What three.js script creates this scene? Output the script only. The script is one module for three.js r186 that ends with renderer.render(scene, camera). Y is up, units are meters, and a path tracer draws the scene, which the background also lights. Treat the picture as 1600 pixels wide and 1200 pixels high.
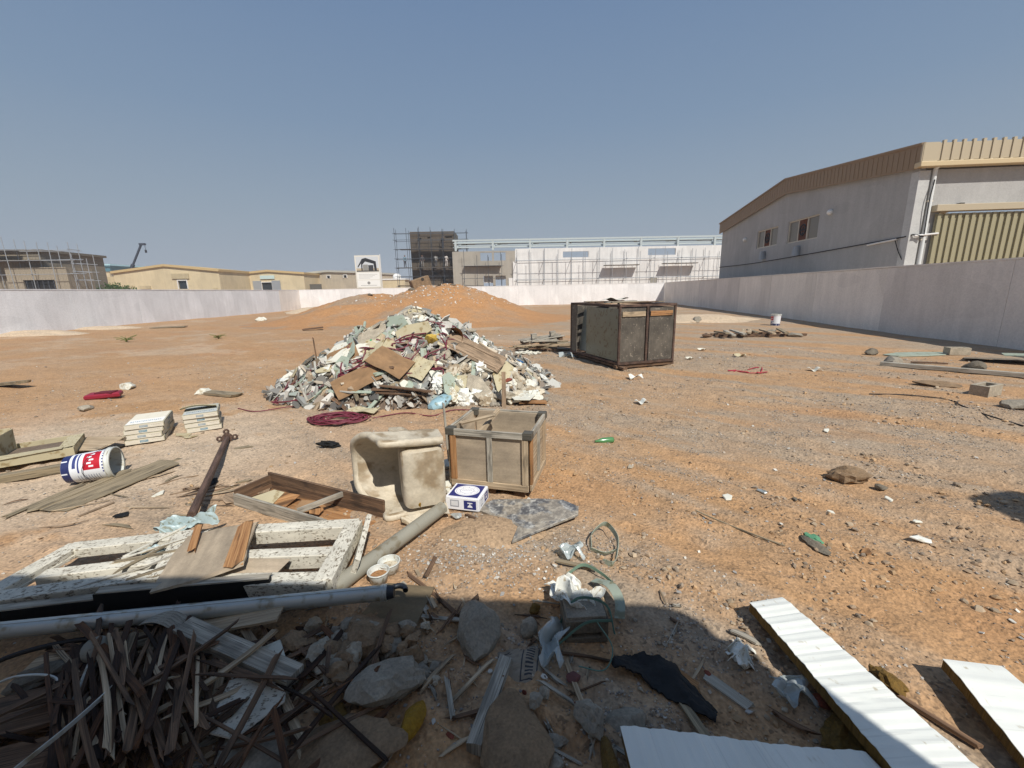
import * as THREE from 'three';
import { ImprovedNoise } from 'three/addons/math/ImprovedNoise.js';
import { RoundedBoxGeometry } from 'three/addons/geometries/RoundedBoxGeometry.js';
import { mergeGeometries, mergeVertices, toCreasedNormals } from 'three/addons/utils/BufferGeometryUtils.js';
import { MarchingCubes } from 'three/addons/objects/MarchingCubes.js';

// ---------- camera, sky, sun, exposure ----------
const rad = Math.PI / 180;
const scene = new THREE.Scene();
const camera = new THREE.PerspectiveCamera(84.55, 4 / 3, 0.05, 3000);
camera.position.set(0, 1.65, 0);
camera.rotation.order = 'YXZ';
camera.rotation.set(-12.47 * rad, 0, -1.12 * rad);
const renderer = new THREE.WebGLRenderer({ antialias: true });
renderer.toneMapping = THREE.LinearToneMapping;
renderer.toneMappingExposure = 1.12;
renderer.shadowMap.enabled = true;
renderer.setSize(1024, 768);
const S = new THREE.Vector3(0.38, 1, 0.75).normalize();      // towards the sun: right, high, behind the camera
{
  const w = 1024, h = 512, d = new Float32Array(w * h * 4);
  const stops = [[0, 0.345, 0.373, 0.419], [0.05, 0.317, 0.359, 0.414], [0.165, 0.262, 0.324, 0.396], [0.32, 0.190, 0.267, 0.378], [0.5, 0.143, 0.219, 0.350], [1, 0.097, 0.161, 0.290]];
  for (let j = 0; j < h; j++) for (let i = 0; i < w; i++) {
    const el = (0.5 - (h - 1 - j + .5) / h) * Math.PI, az = ((i + .5) / w - .5) * 2 * Math.PI;   // three: v=1 at the top
    const y = Math.sin(el), c = Math.cos(el), dx = c * Math.cos(az), dz = c * Math.sin(az);
    const t = Math.max(0, y); let k = 0; while (k < stops.length - 2 && t > stops[k + 1][0]) k++;
    const a = stops[k], b = stops[k + 1], f = Math.min(1, (t - a[0]) / (b[0] - a[0]));
    const ca = Math.max(0, dx * S.x + y * S.y + dz * S.z);
    const glow = .10 * Math.pow(ca, 6) + .35 * Math.pow(ca, 60);            // scattered light round the sun
    const o = ((h - 1 - j) * w + i) * 4;
    for (let q = 0; q < 3; q++) d[o + q] = (a[q + 1] + (b[q + 1] - a[q + 1]) * f) + glow * [1, .97, .9][q];
    d[o + 3] = 1;
  }
  // rows are stored bottom first
  const e = new Float32Array(d.length);
  for (let j = 0; j < h; j++) e.set(d.subarray((h - 1 - j) * w * 4, (h - j) * w * 4), j * w * 4);
  const sky = new THREE.DataTexture(e, w, h, THREE.RGBAFormat, THREE.FloatType);
  sky.mapping = THREE.EquirectangularReflectionMapping; sky.magFilter = THREE.LinearFilter; sky.minFilter = THREE.LinearFilter;
  sky.needsUpdate = true;
  scene.background = sky; scene.environment = sky;
}
const sun = new THREE.DirectionalLight(new THREE.Color(1, .96, .89), 4.2);
sun.position.copy(S).multiplyScalar(80); sun.castShadow = true;
sun.shadow.mapSize.set(4096, 4096); sun.shadow.bias = -0.0004;
Object.assign(sun.shadow.camera, { left: -60, right: 60, top: 60, bottom: -60, near: 1, far: 200 });
scene.add(sun, sun.target);

// ---------- helpers ----------
function rng(s) { return () => { s |= 0; s = s + 0x6D2B79F5 | 0; let t = Math.imul(s ^ s >>> 15, 1 | s); t = t + Math.imul(t ^ t >>> 7, 61 | t) ^ t; return ((t ^ t >>> 14) >>> 0) / 4294967296; }; }
const rnd = rng(11), rr = (a, b) => a + (b - a) * rnd(), pick = a => a[Math.floor(rnd() * a.length) % a.length];
const IN = new ImprovedNoise();
function fbm(x, y, z = 0, o = 4) { let s = 0, a = .5, f = 1; for (let i = 0; i < o; i++) { s += a * IN.noise(x * f + 3.7 * i, y * f - 1.3 * i, z * f + .37); f *= 2.03; a *= .5; } return s; }   // about -0.5..0.5
const sm = (a, b, x) => { const t = Math.min(1, Math.max(0, (x - a) / (b - a))); return t * t * (3 - 2 * t); };
const mix = (a, b, t) => a + (b - a) * t;
// tileable value noise
const lat = (() => { const r = rng(5), a = new Float32Array(65536); for (let i = 0; i < 65536; i++) a[i] = r(); return a; })();
function vn(x, y, px, py, s) { const xi = Math.floor(x), yi = Math.floor(y), fx = x - xi, fy = y - yi, u = fx * fx * (3 - 2 * fx), v = fy * fy * (3 - 2 * fy); const h = (i, j) => lat[((((i % px) + px) % px) * 131 + (((j % py) + py) % py) * 1777 + s * 7919) & 65535]; return mix(mix(h(xi, yi), h(xi + 1, yi), u), mix(h(xi, yi + 1), h(xi + 1, yi + 1), u), v); }
function tn(u, v, fx, fy, o = 4, s = 0) { let r = 0, a = .5, t = 0; for (let i = 0; i < o; i++) { r += a * vn(u * fx, v * fy, fx, fy, s + i); t += a; fx *= 2; fy *= 2; a *= .55; } return r / t; }    // u,v in 0..1 tile, 0..1
function tex(w, h, tile, fn, srgb = true) {
  const d = new Uint8Array(w * h * 4);
  for (let j = 0; j < h; j++) for (let i = 0; i < w; i++) { const c = fn((i + .5) / w, (j + .5) / h), o = (j * w + i) * 4; for (let q = 0; q < 3; q++) d[o + q] = Math.max(0, Math.min(255, typeof c === 'number' ? c : c[q])); d[o + 3] = 255; }
  const t = new THREE.DataTexture(d, w, h); t.wrapS = t.wrapT = THREE.RepeatWrapping; t.magFilter = THREE.LinearFilter; t.minFilter = THREE.LinearMipmapLinearFilter; t.generateMipmaps = true;
  if (srgb) t.colorSpace = THREE.SRGBColorSpace; t.repeat.set(1 / tile[0], 1 / tile[1]); t.needsUpdate = true; return t;
}
function canvasTex(w, h, draw) { const c = document.createElement('canvas'); c.width = w; c.height = h; draw(c.getContext('2d'), w, h); const t = new THREE.CanvasTexture(c); t.colorSpace = THREE.SRGBColorSpace; t.magFilter = THREE.LinearFilter; return t; }
const std = (color, o = {}) => new THREE.MeshStandardMaterial({ color, roughness: .9, ...o });

// geometry: uv in metres, u along the long axis
function metric(g, long = 0, off = null) {
  g = g.index ? g.toNonIndexed() : g; const p = g.attributes.position, n = p.count, uv = new Float32Array(n * 2);
  const ox = off ?? rnd() * 7, oy = off ?? rnd() * 7, A = new THREE.Vector3(), B = new THREE.Vector3(), C = new THREE.Vector3();
  for (let i = 0; i < n; i += 3) {
    A.fromBufferAttribute(p, i); B.fromBufferAttribute(p, i + 1).sub(A); C.fromBufferAttribute(p, i + 2).sub(A); B.cross(C);
    const a = [Math.abs(B.x), Math.abs(B.y), Math.abs(B.z)], m = a[0] > a[1] ? (a[0] > a[2] ? 0 : 2) : (a[1] > a[2] ? 1 : 2);
    const o = [0, 1, 2].filter(q => q !== m), u = o.includes(long) ? long : o[0], v = o.find(q => q !== u);
    for (let k = 0; k < 3; k++) { const q = [p.getX(i + k), p.getY(i + k), p.getZ(i + k)]; uv[(i + k) * 2] = q[u] + ox; uv[(i + k) * 2 + 1] = q[v] + oy; }
  }
  g.setAttribute('uv', new THREE.BufferAttribute(uv, 2)); return g;
}
function warp(g, fn) { const p = g.attributes.position, v = new THREE.Vector3(); for (let i = 0; i < p.count; i++) { v.fromBufferAttribute(p, i); fn(v); p.setXYZ(i, v.x, v.y, v.z); } g.computeVertexNormals(); return g; }
const mv = (g, x = 0, y = 0, z = 0, rx = 0, ry = 0, rz = 0) => { g.applyMatrix4(new THREE.Matrix4().compose(new THREE.Vector3(x, y, z), new THREE.Quaternion().setFromEuler(new THREE.Euler(rx, ry, rz)), new THREE.Vector3(1, 1, 1))); return g; };
const box = (w, h, d, x = 0, y = 0, z = 0, long = 0) => mv(metric(new THREE.BoxGeometry(w, h, d), long), x, y, z);
const rbox = (w, h, d, r = .006, x = 0, y = 0, z = 0, long = 0) => mv(metric(new RoundedBoxGeometry(w, h, d, 1, Math.min(r, w / 2.1, h / 2.1, d / 2.1)), long), x, y, z);
function merge(l) { return mergeGeometries(l.map(g => { const q = g.index ? g.toNonIndexed() : g; for (const k of Object.keys(q.attributes)) if (!['position', 'normal', 'uv'].includes(k)) q.deleteAttribute(k); return q; })); }
// worn board along x: slight bend, uneven ends and edges
function plank(L, W, T, o = {}) {
  const { bend = 0, sag = 0, twist = 0, ragged = .01, n = 8, sd = rnd() * 90 } = o;
  const g = new THREE.BoxGeometry(L, T, W, n, 1, 2);
  return metric(warp(g, v => {
    const t = v.x / L, e = Math.abs(t) > .499 ? 1 : 0, q = (fbm(v.x * 5, sd, v.z * 9, 2));
    if (e) v.x += ragged * 4 * fbm(v.z * 25 / Math.max(W, .03) * .06, v.y * 30, sd, 2) * Math.sign(t);
    v.z += W * .10 * q * (ragged > 0 ? 1 : 0); const a = twist * t, z = v.z, y = v.y;
    v.z = z * Math.cos(a) - y * Math.sin(a); v.y = z * Math.sin(a) + y * Math.cos(a);
    v.z += bend * (4 * t * t - .33); v.y += sag * (4 * t * t - .33);
  }), 0);
}
// broken stone: a convex cut with a rough skin
function chunk(w, h, d, o = {}) {
  const { sd = Math.floor(rnd() * 9999), det = 3, rough = .1, planes = 17 } = o, r = rng(sd + 1), P = [];
  for (let i = 0; i < planes; i++) { const n = new THREE.Vector3(r() * 2 - 1, r() * 2 - 1, r() * 2 - 1).normalize(); P.push([n, .6 + .3 * r()]); }
  const g = mergeVertices((() => { const q = new THREE.IcosahedronGeometry(1, det); q.deleteAttribute('uv'); q.deleteAttribute('normal'); return q; })());
  warp(g, v => { v.normalize(); let m = 1.15; for (const [n, c] of P) { const k = n.dot(v); if (k > .05) m = Math.min(m, c / k); } m *= 1 + rough * (fbm(v.x * 2.5 + sd, v.y * 2.5, v.z * 2.5, 4) * 1.6 + (det > 2 ? .6 * fbm(v.x * 11, v.y * 11 + sd, v.z * 11, 3) : 0)); v.multiplyScalar(m); v.x *= w / 2; v.y *= h / 2; v.z *= d / 2; });
  return metric(toCreasedNormals(g, det > 2 ? .36 : .45), 0);
}
// flat outline (x, z in metres), lying, thickness t, small bevel
function slab(pts, t, bev = .004) {
  const s = new THREE.Shape(pts.map(([x, z]) => new THREE.Vector2(x, -z))), b = Math.min(bev, t * .4);
  const g = new THREE.ExtrudeGeometry(s, { depth: t - 2 * b, bevelEnabled: b > 0, bevelThickness: b, bevelSize: b, bevelOffset: -b, bevelSegments: 1, steps: 1 });
  g.rotateX(-Math.PI / 2); g.translate(0, b, 0); return metric(g, 0);
}
function ragged(n, rx, rz, k = .3, sd = rnd() * 50) { const a = []; for (let i = 0; i < n; i++) { const t = (i + rr(-.3, .3)) / n * 2 * Math.PI, m = 1 + k * (rnd() * 2 - 1); a.push([Math.cos(t) * rx * m, Math.sin(t) * rz * m]); } return a; }
// sheet with thickness over a grid: fn(u,v) -> [x,y,z]
function sheet(fn, nu, nv, th, uvs = [1, 1]) {
  const P = [], idx = [], uv = [], N = (nu + 1) * (nv + 1), p = [];
  for (let j = 0; j <= nv; j++) for (let i = 0; i <= nu; i++) p.push(new THREE.Vector3(...fn(i / nu, j / nv)));
  const nn = p.map((_, k) => { const i = k % (nu + 1), j = (k / (nu + 1)) | 0, a = p[k - (i > 0 ? 1 : 0)], b = p[k + (i < nu ? 1 : 0)], c = p[k - (j > 0 ? nu + 1 : 0)], d = p[k + (j < nv ? nu + 1 : 0)]; return new THREE.Vector3().subVectors(d, c).cross(new THREE.Vector3().subVectors(b, a)).normalize(); });
  for (const s of [0, 1]) p.forEach((q, k) => { P.push(q.x - s * nn[k].x * th, q.y - s * nn[k].y * th, q.z - s * nn[k].z * th); uv.push((k % (nu + 1)) / nu * uvs[0], ((k / (nu + 1)) | 0) / nv * uvs[1]); });
  const q = (a, b, c, d) => idx.push(a, c, b, a, d, c), at = (i, j) => j * (nu + 1) + i;
  for (let j = 0; j < nv; j++) for (let i = 0; i < nu; i++) { q(at(i, j), at(i + 1, j), at(i + 1, j + 1), at(i, j + 1)); q(N + at(i, j + 1), N + at(i + 1, j + 1), N + at(i + 1, j), N + at(i, j)); }
  for (let i = 0; i < nu; i++) { q(at(i + 1, 0), at(i, 0), N + at(i, 0), N + at(i + 1, 0)); q(at(i, nv), at(i + 1, nv), N + at(i + 1, nv), N + at(i, nv)); }
  for (let j = 0; j < nv; j++) { q(at(0, j), at(0, j + 1), N + at(0, j + 1), N + at(0, j)); q(at(nu, j + 1), at(nu, j), N + at(nu, j), N + at(nu, j + 1)); }
  const g = new THREE.BufferGeometry(); g.setAttribute('position', new THREE.Float32BufferAttribute(P, 3)); g.setAttribute('uv', new THREE.Float32BufferAttribute(uv, 2)); g.setIndex(idx); g.computeVertexNormals();
  return toCreasedNormals(g, .8);
}
const V3 = a => new THREE.Vector3(...a);
function tube(pts, r, n = 24, k = 6, closed = false) { return new THREE.TubeGeometry(new THREE.CatmullRomCurve3(pts.map(V3), closed), n, r, k, closed).toNonIndexed(); }
function bar(a, b, r, k = 6, r2 = r) { const A = V3(a), B = V3(b), d = B.clone().sub(A), L = d.length(), g = new THREE.CylinderGeometry(r2, r, L, k, 1); g.translate(0, L / 2, 0); g.applyQuaternion(new THREE.Quaternion().setFromUnitVectors(new THREE.Vector3(0, 1, 0), d.normalize())); g.translate(A.x, A.y, A.z); return g.toNonIndexed(); }
function beam(a, b, w, h) { const A = V3(a), B = V3(b), d = B.clone().sub(A), L = d.length(), g = metric(new THREE.BoxGeometry(L, h, w), 0); g.applyQuaternion(new THREE.Quaternion().setFromUnitVectors(new THREE.Vector3(1, 0, 0), d.normalize())); const c = A.add(B).multiplyScalar(.5); g.translate(c.x, c.y, c.z); return g; }
function ribbon(pts, w, th, n = 40, up = [0, 1, 0]) {
  const c = new THREE.CatmullRomCurve3(pts.map(V3)), U = V3(up);
  return sheet((u, v) => { const p = c.getPointAt(u), t = c.getTangentAt(u), s = new THREE.Vector3().crossVectors(t, U).normalize(), q = new THREE.Vector3().crossVectors(s, t); return p.addScaledVector(q, (v - .5) * w).toArray(); }, n, 2, th, [c.getLength(), w]);
}
// naming and tagging
const used = {};
function numbered(n) { const k = used[n] = (used[n] ?? -1) + 1; return k ? `${n}_${String(k).padStart(3, '0')}` : n; }
function tag(o, label, category, group, kind) { o.userData = { label, category }; if (group) o.userData.group = group; if (kind) o.userData.kind = kind; return o; }
function shade(o) { o.castShadow = true; o.receiveShadow = true; return o; }
function thing(name, label, category, pos = [0, 0, 0], turn = 0, group) { const o = new THREE.Group(); o.name = numbered(name); o.position.set(...pos); o.rotation.y = turn; tag(o, label, category, group); scene.add(o); return o; }
function part(name, g, m, parent) { const o = shade(new THREE.Mesh(g, m)); o.name = name; parent.add(o); return o; }
function solo(name, g, m, label, category, pos = [0, 0, 0], rot = [0, 0, 0], group, kind) { const o = shade(new THREE.Mesh(g, m)); o.name = numbered(name); o.position.set(...pos); o.rotation.set(rot[0], rot[1], rot[2], 'YXZ'); tag(o, label, category, group, kind); scene.add(o); return o; }
function structure(name, g, m) { const o = shade(new THREE.Mesh(g, m)); o.name = numbered(name); o.userData = { kind: 'structure' }; scene.add(o); return o; }
function copyOf(src, pos, turn, label) { const c = src.clone(); c.name = numbered(src.name.replace(/_\d{3}$/, '')); c.userData = { ...src.userData }; if (label) c.userData.label = label; c.position.set(...pos); c.rotation.y = turn; scene.add(c); return c; }

// ---------- materials ----------
const T = {};
T.grain = tex(1024, 1024, [2.2, 2.2], (u, v) => {                                  // sand with grit
  let a = 226 + 40 * (tn(u, v, 24, 24, 5, 1) - .5) + 70 * (tn(u, v, 180, 180, 2, 2) - .5); const s = tn(u, v, 128, 128, 2, 9), q = tn(u, v, 90, 90, 2, 14), m = tn(u, v, 9, 9, 3, 20);
  let r = a, g = a, b = a; if (s > .70 && m > .42) { const k = Math.min(.7, (s - .70) * 14); r = mix(r, 150, k); g = mix(g, 152, k); b = mix(b, 156, k); } if (q > .76) { const k = Math.min(1, (q - .76) * 14); r = mix(r, 250, k); g = mix(g, 250, k); b = mix(b, 252, k); }
  return [r, g, b];
});
T.grainB = tex(1024, 1024, [2.2, 2.2], (u, v) => 128 + 90 * (tn(u, v, 24, 24, 5, 1) - .5) + 130 * (tn(u, v, 128, 128, 3, 9) - .5), false);
const woodTex = (c1, c2, sd, dirt = 0) => tex(512, 512, [1.1, .28], (u, v) => {
  const w = tn(u, v, 3, 24, 4, sd), f = tn(u, v, 8, 128, 3, sd + 3), k = Math.min(1, Math.max(0, .5 + (w - .5) * 1.3 + (f - .5) * 1.1)), q = tn(u, v, 6, 6, 4, sd + 7), m = 1 - dirt * sm(.5, .75, q);
  const crack = tn(u, v, 4, 90, 2, sd + 11) > .78 ? .62 : 1; return [0, 1, 2].map(i => mix(c1[i], c2[i], k) * m * crack);
});
T.wood = woodTex([138, 118, 94], [202, 182, 152], 3, .25);        // weathered timber
T.woodD = woodTex([78, 59, 44], [138, 108, 82], 8, .3);          // dark lath
T.woodG = woodTex([132, 126, 114], [196, 188, 172], 13, .2);     // grey timber
T.woodO = woodTex([130, 88, 52], [186, 142, 96], 17, .35);      // orange-brown ply edge
T.woodB = tex(512, 256, [1.1, .28], (u, v) => 128 + 150 * (tn(u, v, 8, 100, 3, 6) - .5) + 60 * (tn(u, v, 3, 24, 4, 3) - .5), false);
T.conc = tex(512, 512, [.55, .55], (u, v) => { const a = tn(u, v, 6, 6, 5, 2), b = tn(u, v, 70, 70, 2, 5), c = tn(u, v, 40, 40, 2, 8), k = 168 + 60 * (a - .5) + 40 * (b - .5) + (c > .72 ? -12 : 0); return [k * 1.02, k * .98, k * .91]; });
T.concB = tex(512, 512, [.35, .35], (u, v) => 128 + 150 * (tn(u, v, 24, 24, 5, 2) - .5), false);
T.plaster = tex(1024, 512, [7.3, 3.6], (u, v) => { const a = tn(u, v, 5, 3, 5, 2), s = tn(u, v, 34, 2, 4, 6), f = tn(u, v, 200, 100, 2, 8), p = tn(u, v, 3, 2, 2, 31), k = 229 + 20 * (a - .5) + 20 * (s - .5) + 18 * (f - .5) + (p > .5 ? 3 : -3); return [k, k * .99, k * .982]; });
T.plasterB = tex(512, 512, [.9, .9], (u, v) => 128 + 160 * (tn(u, v, 40, 40, 4, 2) - .5), false);
T.peel = tex(1024, 512, [.62, .31], (u, v) => { const a = tn(u, v, 40, 26, 4, 3), b = tn(u, v, 44, 110, 3, 8), c = tn(u, v, 7, 5, 3, 18), w = 206 + 50 * (tn(u, v, 8, 8, 4, 1) - .5), k = sm(.57, .65, a * .55 + b * .45 + (c - .5) * .22); return [mix(w, 122, k), mix(w * .975, 112, k), mix(w * .9, 96, k)]; });
T.marble = tex(512, 512, [.55, .55], (u, v) => { const a = Math.abs(tn(u, v, 9, 9, 5, 2) - .5) * 2, b = tn(u, v, 24, 24, 4, 6), d = sm(.45, .6, tn(u, v, 5, 5, 5, 12)), k = Math.min(1, Math.pow(1 - a, 5) * .7 + sm(.5, .7, b) * .4); return [mix(mix(82, 186, k), 170, d * .5), mix(mix(83, 184, k), 155, d * .5), mix(mix(86, 176, k), 132, d * .5)]; });
T.card = tex(512, 512, [.8, .8], (u, v) => { const a = tn(u, v, 5, 5, 5, 4), b = tn(u, v, 2, 120, 2, 9); const k = 1 + .3 * (a - .5) + .08 * (b - .5); return [178 * k, 148 * k, 116 * k]; });
T.stain = tex(512, 512, [.75, .75], (u, v) => { const a = tn(u, v, 6, 6, 5, 4), b = tn(u, v, 50, 50, 3, 9), d = sm(.5, .72, tn(u, v, 4, 4, 5, 16)); const k = 1 + .22 * (a - .5) + .12 * (b - .5); return [mix(192, 148, d) * k, mix(181, 130, d) * k, mix(160, 104, d) * k]; });
T.ply = tex(512, 512, [1.2, .9], (u, v) => { const a = tn(u, v, 3, 30, 4, 4), b = tn(u, v, 5, 5, 5, 9), c = tn(u, v, 120, 120, 2, 12); const k = 1 + .2 * (a - .5) + .4 * (b - .5) + .1 * (c - .5); return [168 * k, 152 * k, 130 * k]; });
T.film = tex(512, 512, [1.3, 1.3], (u, v) => { const b = tn(u, v, 5, 5, 5, 9), c = tn(u, v, 60, 14, 3, 12), s = tn(u, v, 30, 30, 3, 15); const k = 84 + 46 * (b - .5) + 24 * (c - .5) + (s > .73 ? 40 : 0); return [k * 1.03, k * .96, k * .86]; });
T.rust = tex(512, 512, [.6, .6], (u, v) => { const b = tn(u, v, 6, 6, 5, 9), c = tn(u, v, 60, 60, 3, 12); const k = .75 + .6 * (b - .5) + .4 * (c - .5); return [124 * k, 98 * k, 84 * k]; });
T.white = tex(512, 512, [.9, .9], (u, v) => { const a = tn(u, v, 5, 5, 5, 3), d = sm(.56, .8, tn(u, v, 14, 14, 4, 19)), k = 222 + 26 * (a - .5); return [mix(k, 176, d), mix(k, 164, d), mix(k * .96, 140, d)]; });
T.panel = tex(512, 512, [.8, .8], (u, v) => { const a = tn(u, v, 5, 5, 5, 3), d = sm(.74, .95, tn(u, v, 20, 20, 4, 19)), s = tn(u, v, 3, 90, 2, 25) > .8 ? 10 : 0, k = 226 + 16 * (a - .5) - s; return [mix(k, 186, d), mix(k * 1.005, 178, d), mix(k * .97, 158, d)]; });
const M = {
  wood: std(0xffffff, { map: T.wood, bumpMap: T.woodB, bumpScale: .003 }), woodD: std(0xffffff, { map: T.woodD, bumpMap: T.woodB, bumpScale: .003 }),
  woodG: std(0xffffff, { map: T.woodG, bumpMap: T.woodB, bumpScale: .003 }), woodO: std(0xffffff, { map: T.woodO, bumpMap: T.woodB, bumpScale: .002 }),
  woodL: std(0xd9cdb8, { map: T.woodG, bumpMap: T.woodB, bumpScale: .002 }), woodM: std(0xd0b498, { map: T.woodD, bumpMap: T.woodB, bumpScale: .003 }),
  conc: std(0xd2cec6, { map: T.conc, bumpMap: T.concB, bumpScale: .006 }), concL: std(0xf0eade, { map: T.conc, bumpMap: T.concB, bumpScale: .006 }), concW: std(0xc2a88c, { map: T.conc, bumpMap: T.concB, bumpScale: .006 }),
  concD: std(0xa09a90, { map: T.conc, bumpMap: T.concB, bumpScale: .006 }),
  plaster: std(0xfffaf2, { map: T.plaster, bumpMap: T.plasterB, bumpScale: .008 }), plasterL: std(0xf4f8fe, { map: T.plaster, bumpMap: T.plasterB, bumpScale: .006 }), plaster2: std(0xf3eee8, { map: T.plaster, bumpMap: T.plasterB, bumpScale: .008 }), plasterW: std(0xffffff, { map: T.plaster, bumpMap: T.plasterB, bumpScale: .004 }),
  peel: std(0xffffff, { map: T.peel, roughness: .7, bumpMap: T.peel, bumpScale: .0015 }), marble: std(0xffffff, { map: T.marble, roughness: .45 }),
  card: std(0xc6bcae, { map: T.card }), cardL: std(0xd2c6aa, { map: T.white }), stain: std(0xffffff, { map: T.stain, roughness: .65, bumpMap: T.stain, bumpScale: .002 }),
  ply: std(0xffffff, { map: T.ply, bumpMap: T.woodB, bumpScale: .001 }), film: std(0xffffff, { map: T.film, roughness: .6 }), rust: std(0xffffff, { map: T.rust, metalness: .3, roughness: .75 }),
  panelW: std(0xffffff, { map: T.panel, roughness: .45 }), white: std(0xffffff, { map: T.white, roughness: .6 }), chalk: std(0xf4f1ea, { map: T.white, roughness: .9 }),
  galv: std(0xd4d8dc, { map: T.white, metalness: .45, roughness: .38 }), pvc: std(0xa5a198, { map: T.white, roughness: .5 }), steel: std(0x3c4046, { metalness: .6, roughness: .5 }),
  black: std(0x14130f, { map: T.film, roughness: .8 }), rubber: std(0x33373d, { map: T.film, roughness: .7, bumpMap: T.concB, bumpScale: .004 }),
  lathK: std(0x8a7868, { map: T.woodD, bumpMap: T.woodB, bumpScale: .003 }), cable: std(0x6e2a38, { roughness: .5 }), cableK: std(0x24211f, { roughness: .6 }), foam: std(0xd2a52c, { map: T.conc, bumpMap: T.concB, bumpScale: .01 }), wool: std(0x9c7d38, { map: T.conc, bumpMap: T.concB, bumpScale: .015 }),
  plastic: std(0xe6e8ea, { map: T.white, roughness: .35 }), clear: new THREE.MeshPhysicalMaterial({ color: 0xdfe6e6, roughness: .25, transmission: .6, thickness: 0, side: THREE.DoubleSide }),
  mint: std(0xb2bdb2, { map: T.white, roughness: .6 }), brick: std(0xb0604c, { map: T.conc }), green: std(0x3c8a5c, { roughness: .4 }), pink: std(0xe6cdb8, { map: T.woodG }), maroon: std(0x8c1f33, { roughness: .5 }),
  gravel: std(0xffffff, { roughness: .95 }),
};
// ---------- ground ----------
// wheel tracks run from the middle of the yard to the lower right
const trackDir = [Math.sin(.86), Math.cos(.86)];
function bands(x, z) { const a = x * trackDir[0] + z * trackDir[1], b = x * trackDir[1] - z * trackDir[0]; return fbm(a * .16, b * 1.05, 4.2, 4) + .5 * fbm(a * .5, b * 2.6, 8.1, 3); }
function gravelAmount(x, z) {                                   // grey grit lying on the orange sand, 0..1
  let k = sm(-.16, .2, bands(x, z) + .09 * sm(-2, 1, x));
  k *= sm(-5.5, -1.5, x + .25 * (z + 4)) * .75 + .25;
  k = Math.max(k, .9 * Math.exp(-(((x - .75) / .8) ** 2 + ((z + 2.45) / .42) ** 2)) * sm(-.25, .1, fbm(x * 3, z * 3, 2)));
  k = Math.max(k, .75 * Math.exp(-(((x - 2) / 2.6) ** 2 + ((z + 7) / 1.9) ** 2)) * sm(-.3, .2, fbm(x, z, 5)));
  k = Math.max(k, .8 * Math.exp(-(((x + .3) / .7) ** 2 + ((z + 2.45) / .35) ** 2)));
  return Math.min(1, k) * (1 - .6 * sm(20, 45, -z));
}
const ruts = [5.1, 6.7, 7.6, 9.3, 3.9];
const dents = {}; { const r = rng(77); for (let i = 0; i < 420; i++) { const d = 1.2 + 9 * Math.pow(r(), 1.4), a = (r() * 2 - 1) * 1, x = d * Math.sin(a), z = -d * Math.cos(a), t = r() * 3.14, q = [x, z, Math.cos(t), Math.sin(t), .5 + r()]; for (let i2 = -1; i2 < 2; i2++) for (let j2 = -1; j2 < 2; j2++) { const k = Math.floor(x + i2 * .3) + ',' + Math.floor(z + j2 * .3); const l = dents[k] ??= []; if (!l.includes(q)) l.push(q); } } }
function gh(x, z) {
  const d = Math.hypot(x, z + 2), near = 1 - sm(6, 16, d);
  let h = .05 * fbm(x * .35, z * .35, 1, 3) + near * (.045 * fbm(x * 2.1, z * 2.1, 7, 3) + .03 * Math.max(0, fbm(x * 4.3, z * 4.3, 12, 3)) + .022 * fbm(x * 8, z * 8, 3, 3)) + .10 * sm(5, 25, d) * fbm(x * .12, z * .12, 9, 3) * (1 - sm(35, 60, d));
  h += .03 * bands(x, z) * sm(0, 2, x) * (1 - sm(10, 22, d));
  for (const [px, pz, c, s, k] of dents[Math.floor(x) + ',' + Math.floor(z)] ?? []) { const a = (x - px) * c + (z - pz) * s, b = -(x - px) * s + (z - pz) * c, q = (a / .14) ** 2 + (b / .055) ** 2; if (q < 4) h += -.016 * k * Math.exp(-q * 1.6) + .008 * k * Math.exp(-((Math.sqrt(q) - 1.25) ** 2) * 7); }
  const b = x * trackDir[1] - z * trackDir[0]; for (const o of ruts) { const e = Math.abs(b - o + .25 * fbm((x + z) * .2, o, 2, 2)); if (e < .5) h += sm(.5, 2.5, x) * (1 - sm(14, 24, d)) * (-.028 * Math.exp(-((e / .13) ** 2)) + .016 * Math.exp(-(((e - .24) / .08) ** 2)) + .005 * Math.exp(-((e / .12) ** 2)) * Math.sin((x * trackDir[0] + z * trackDir[1]) * 52)); }
  return h;
}
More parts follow.
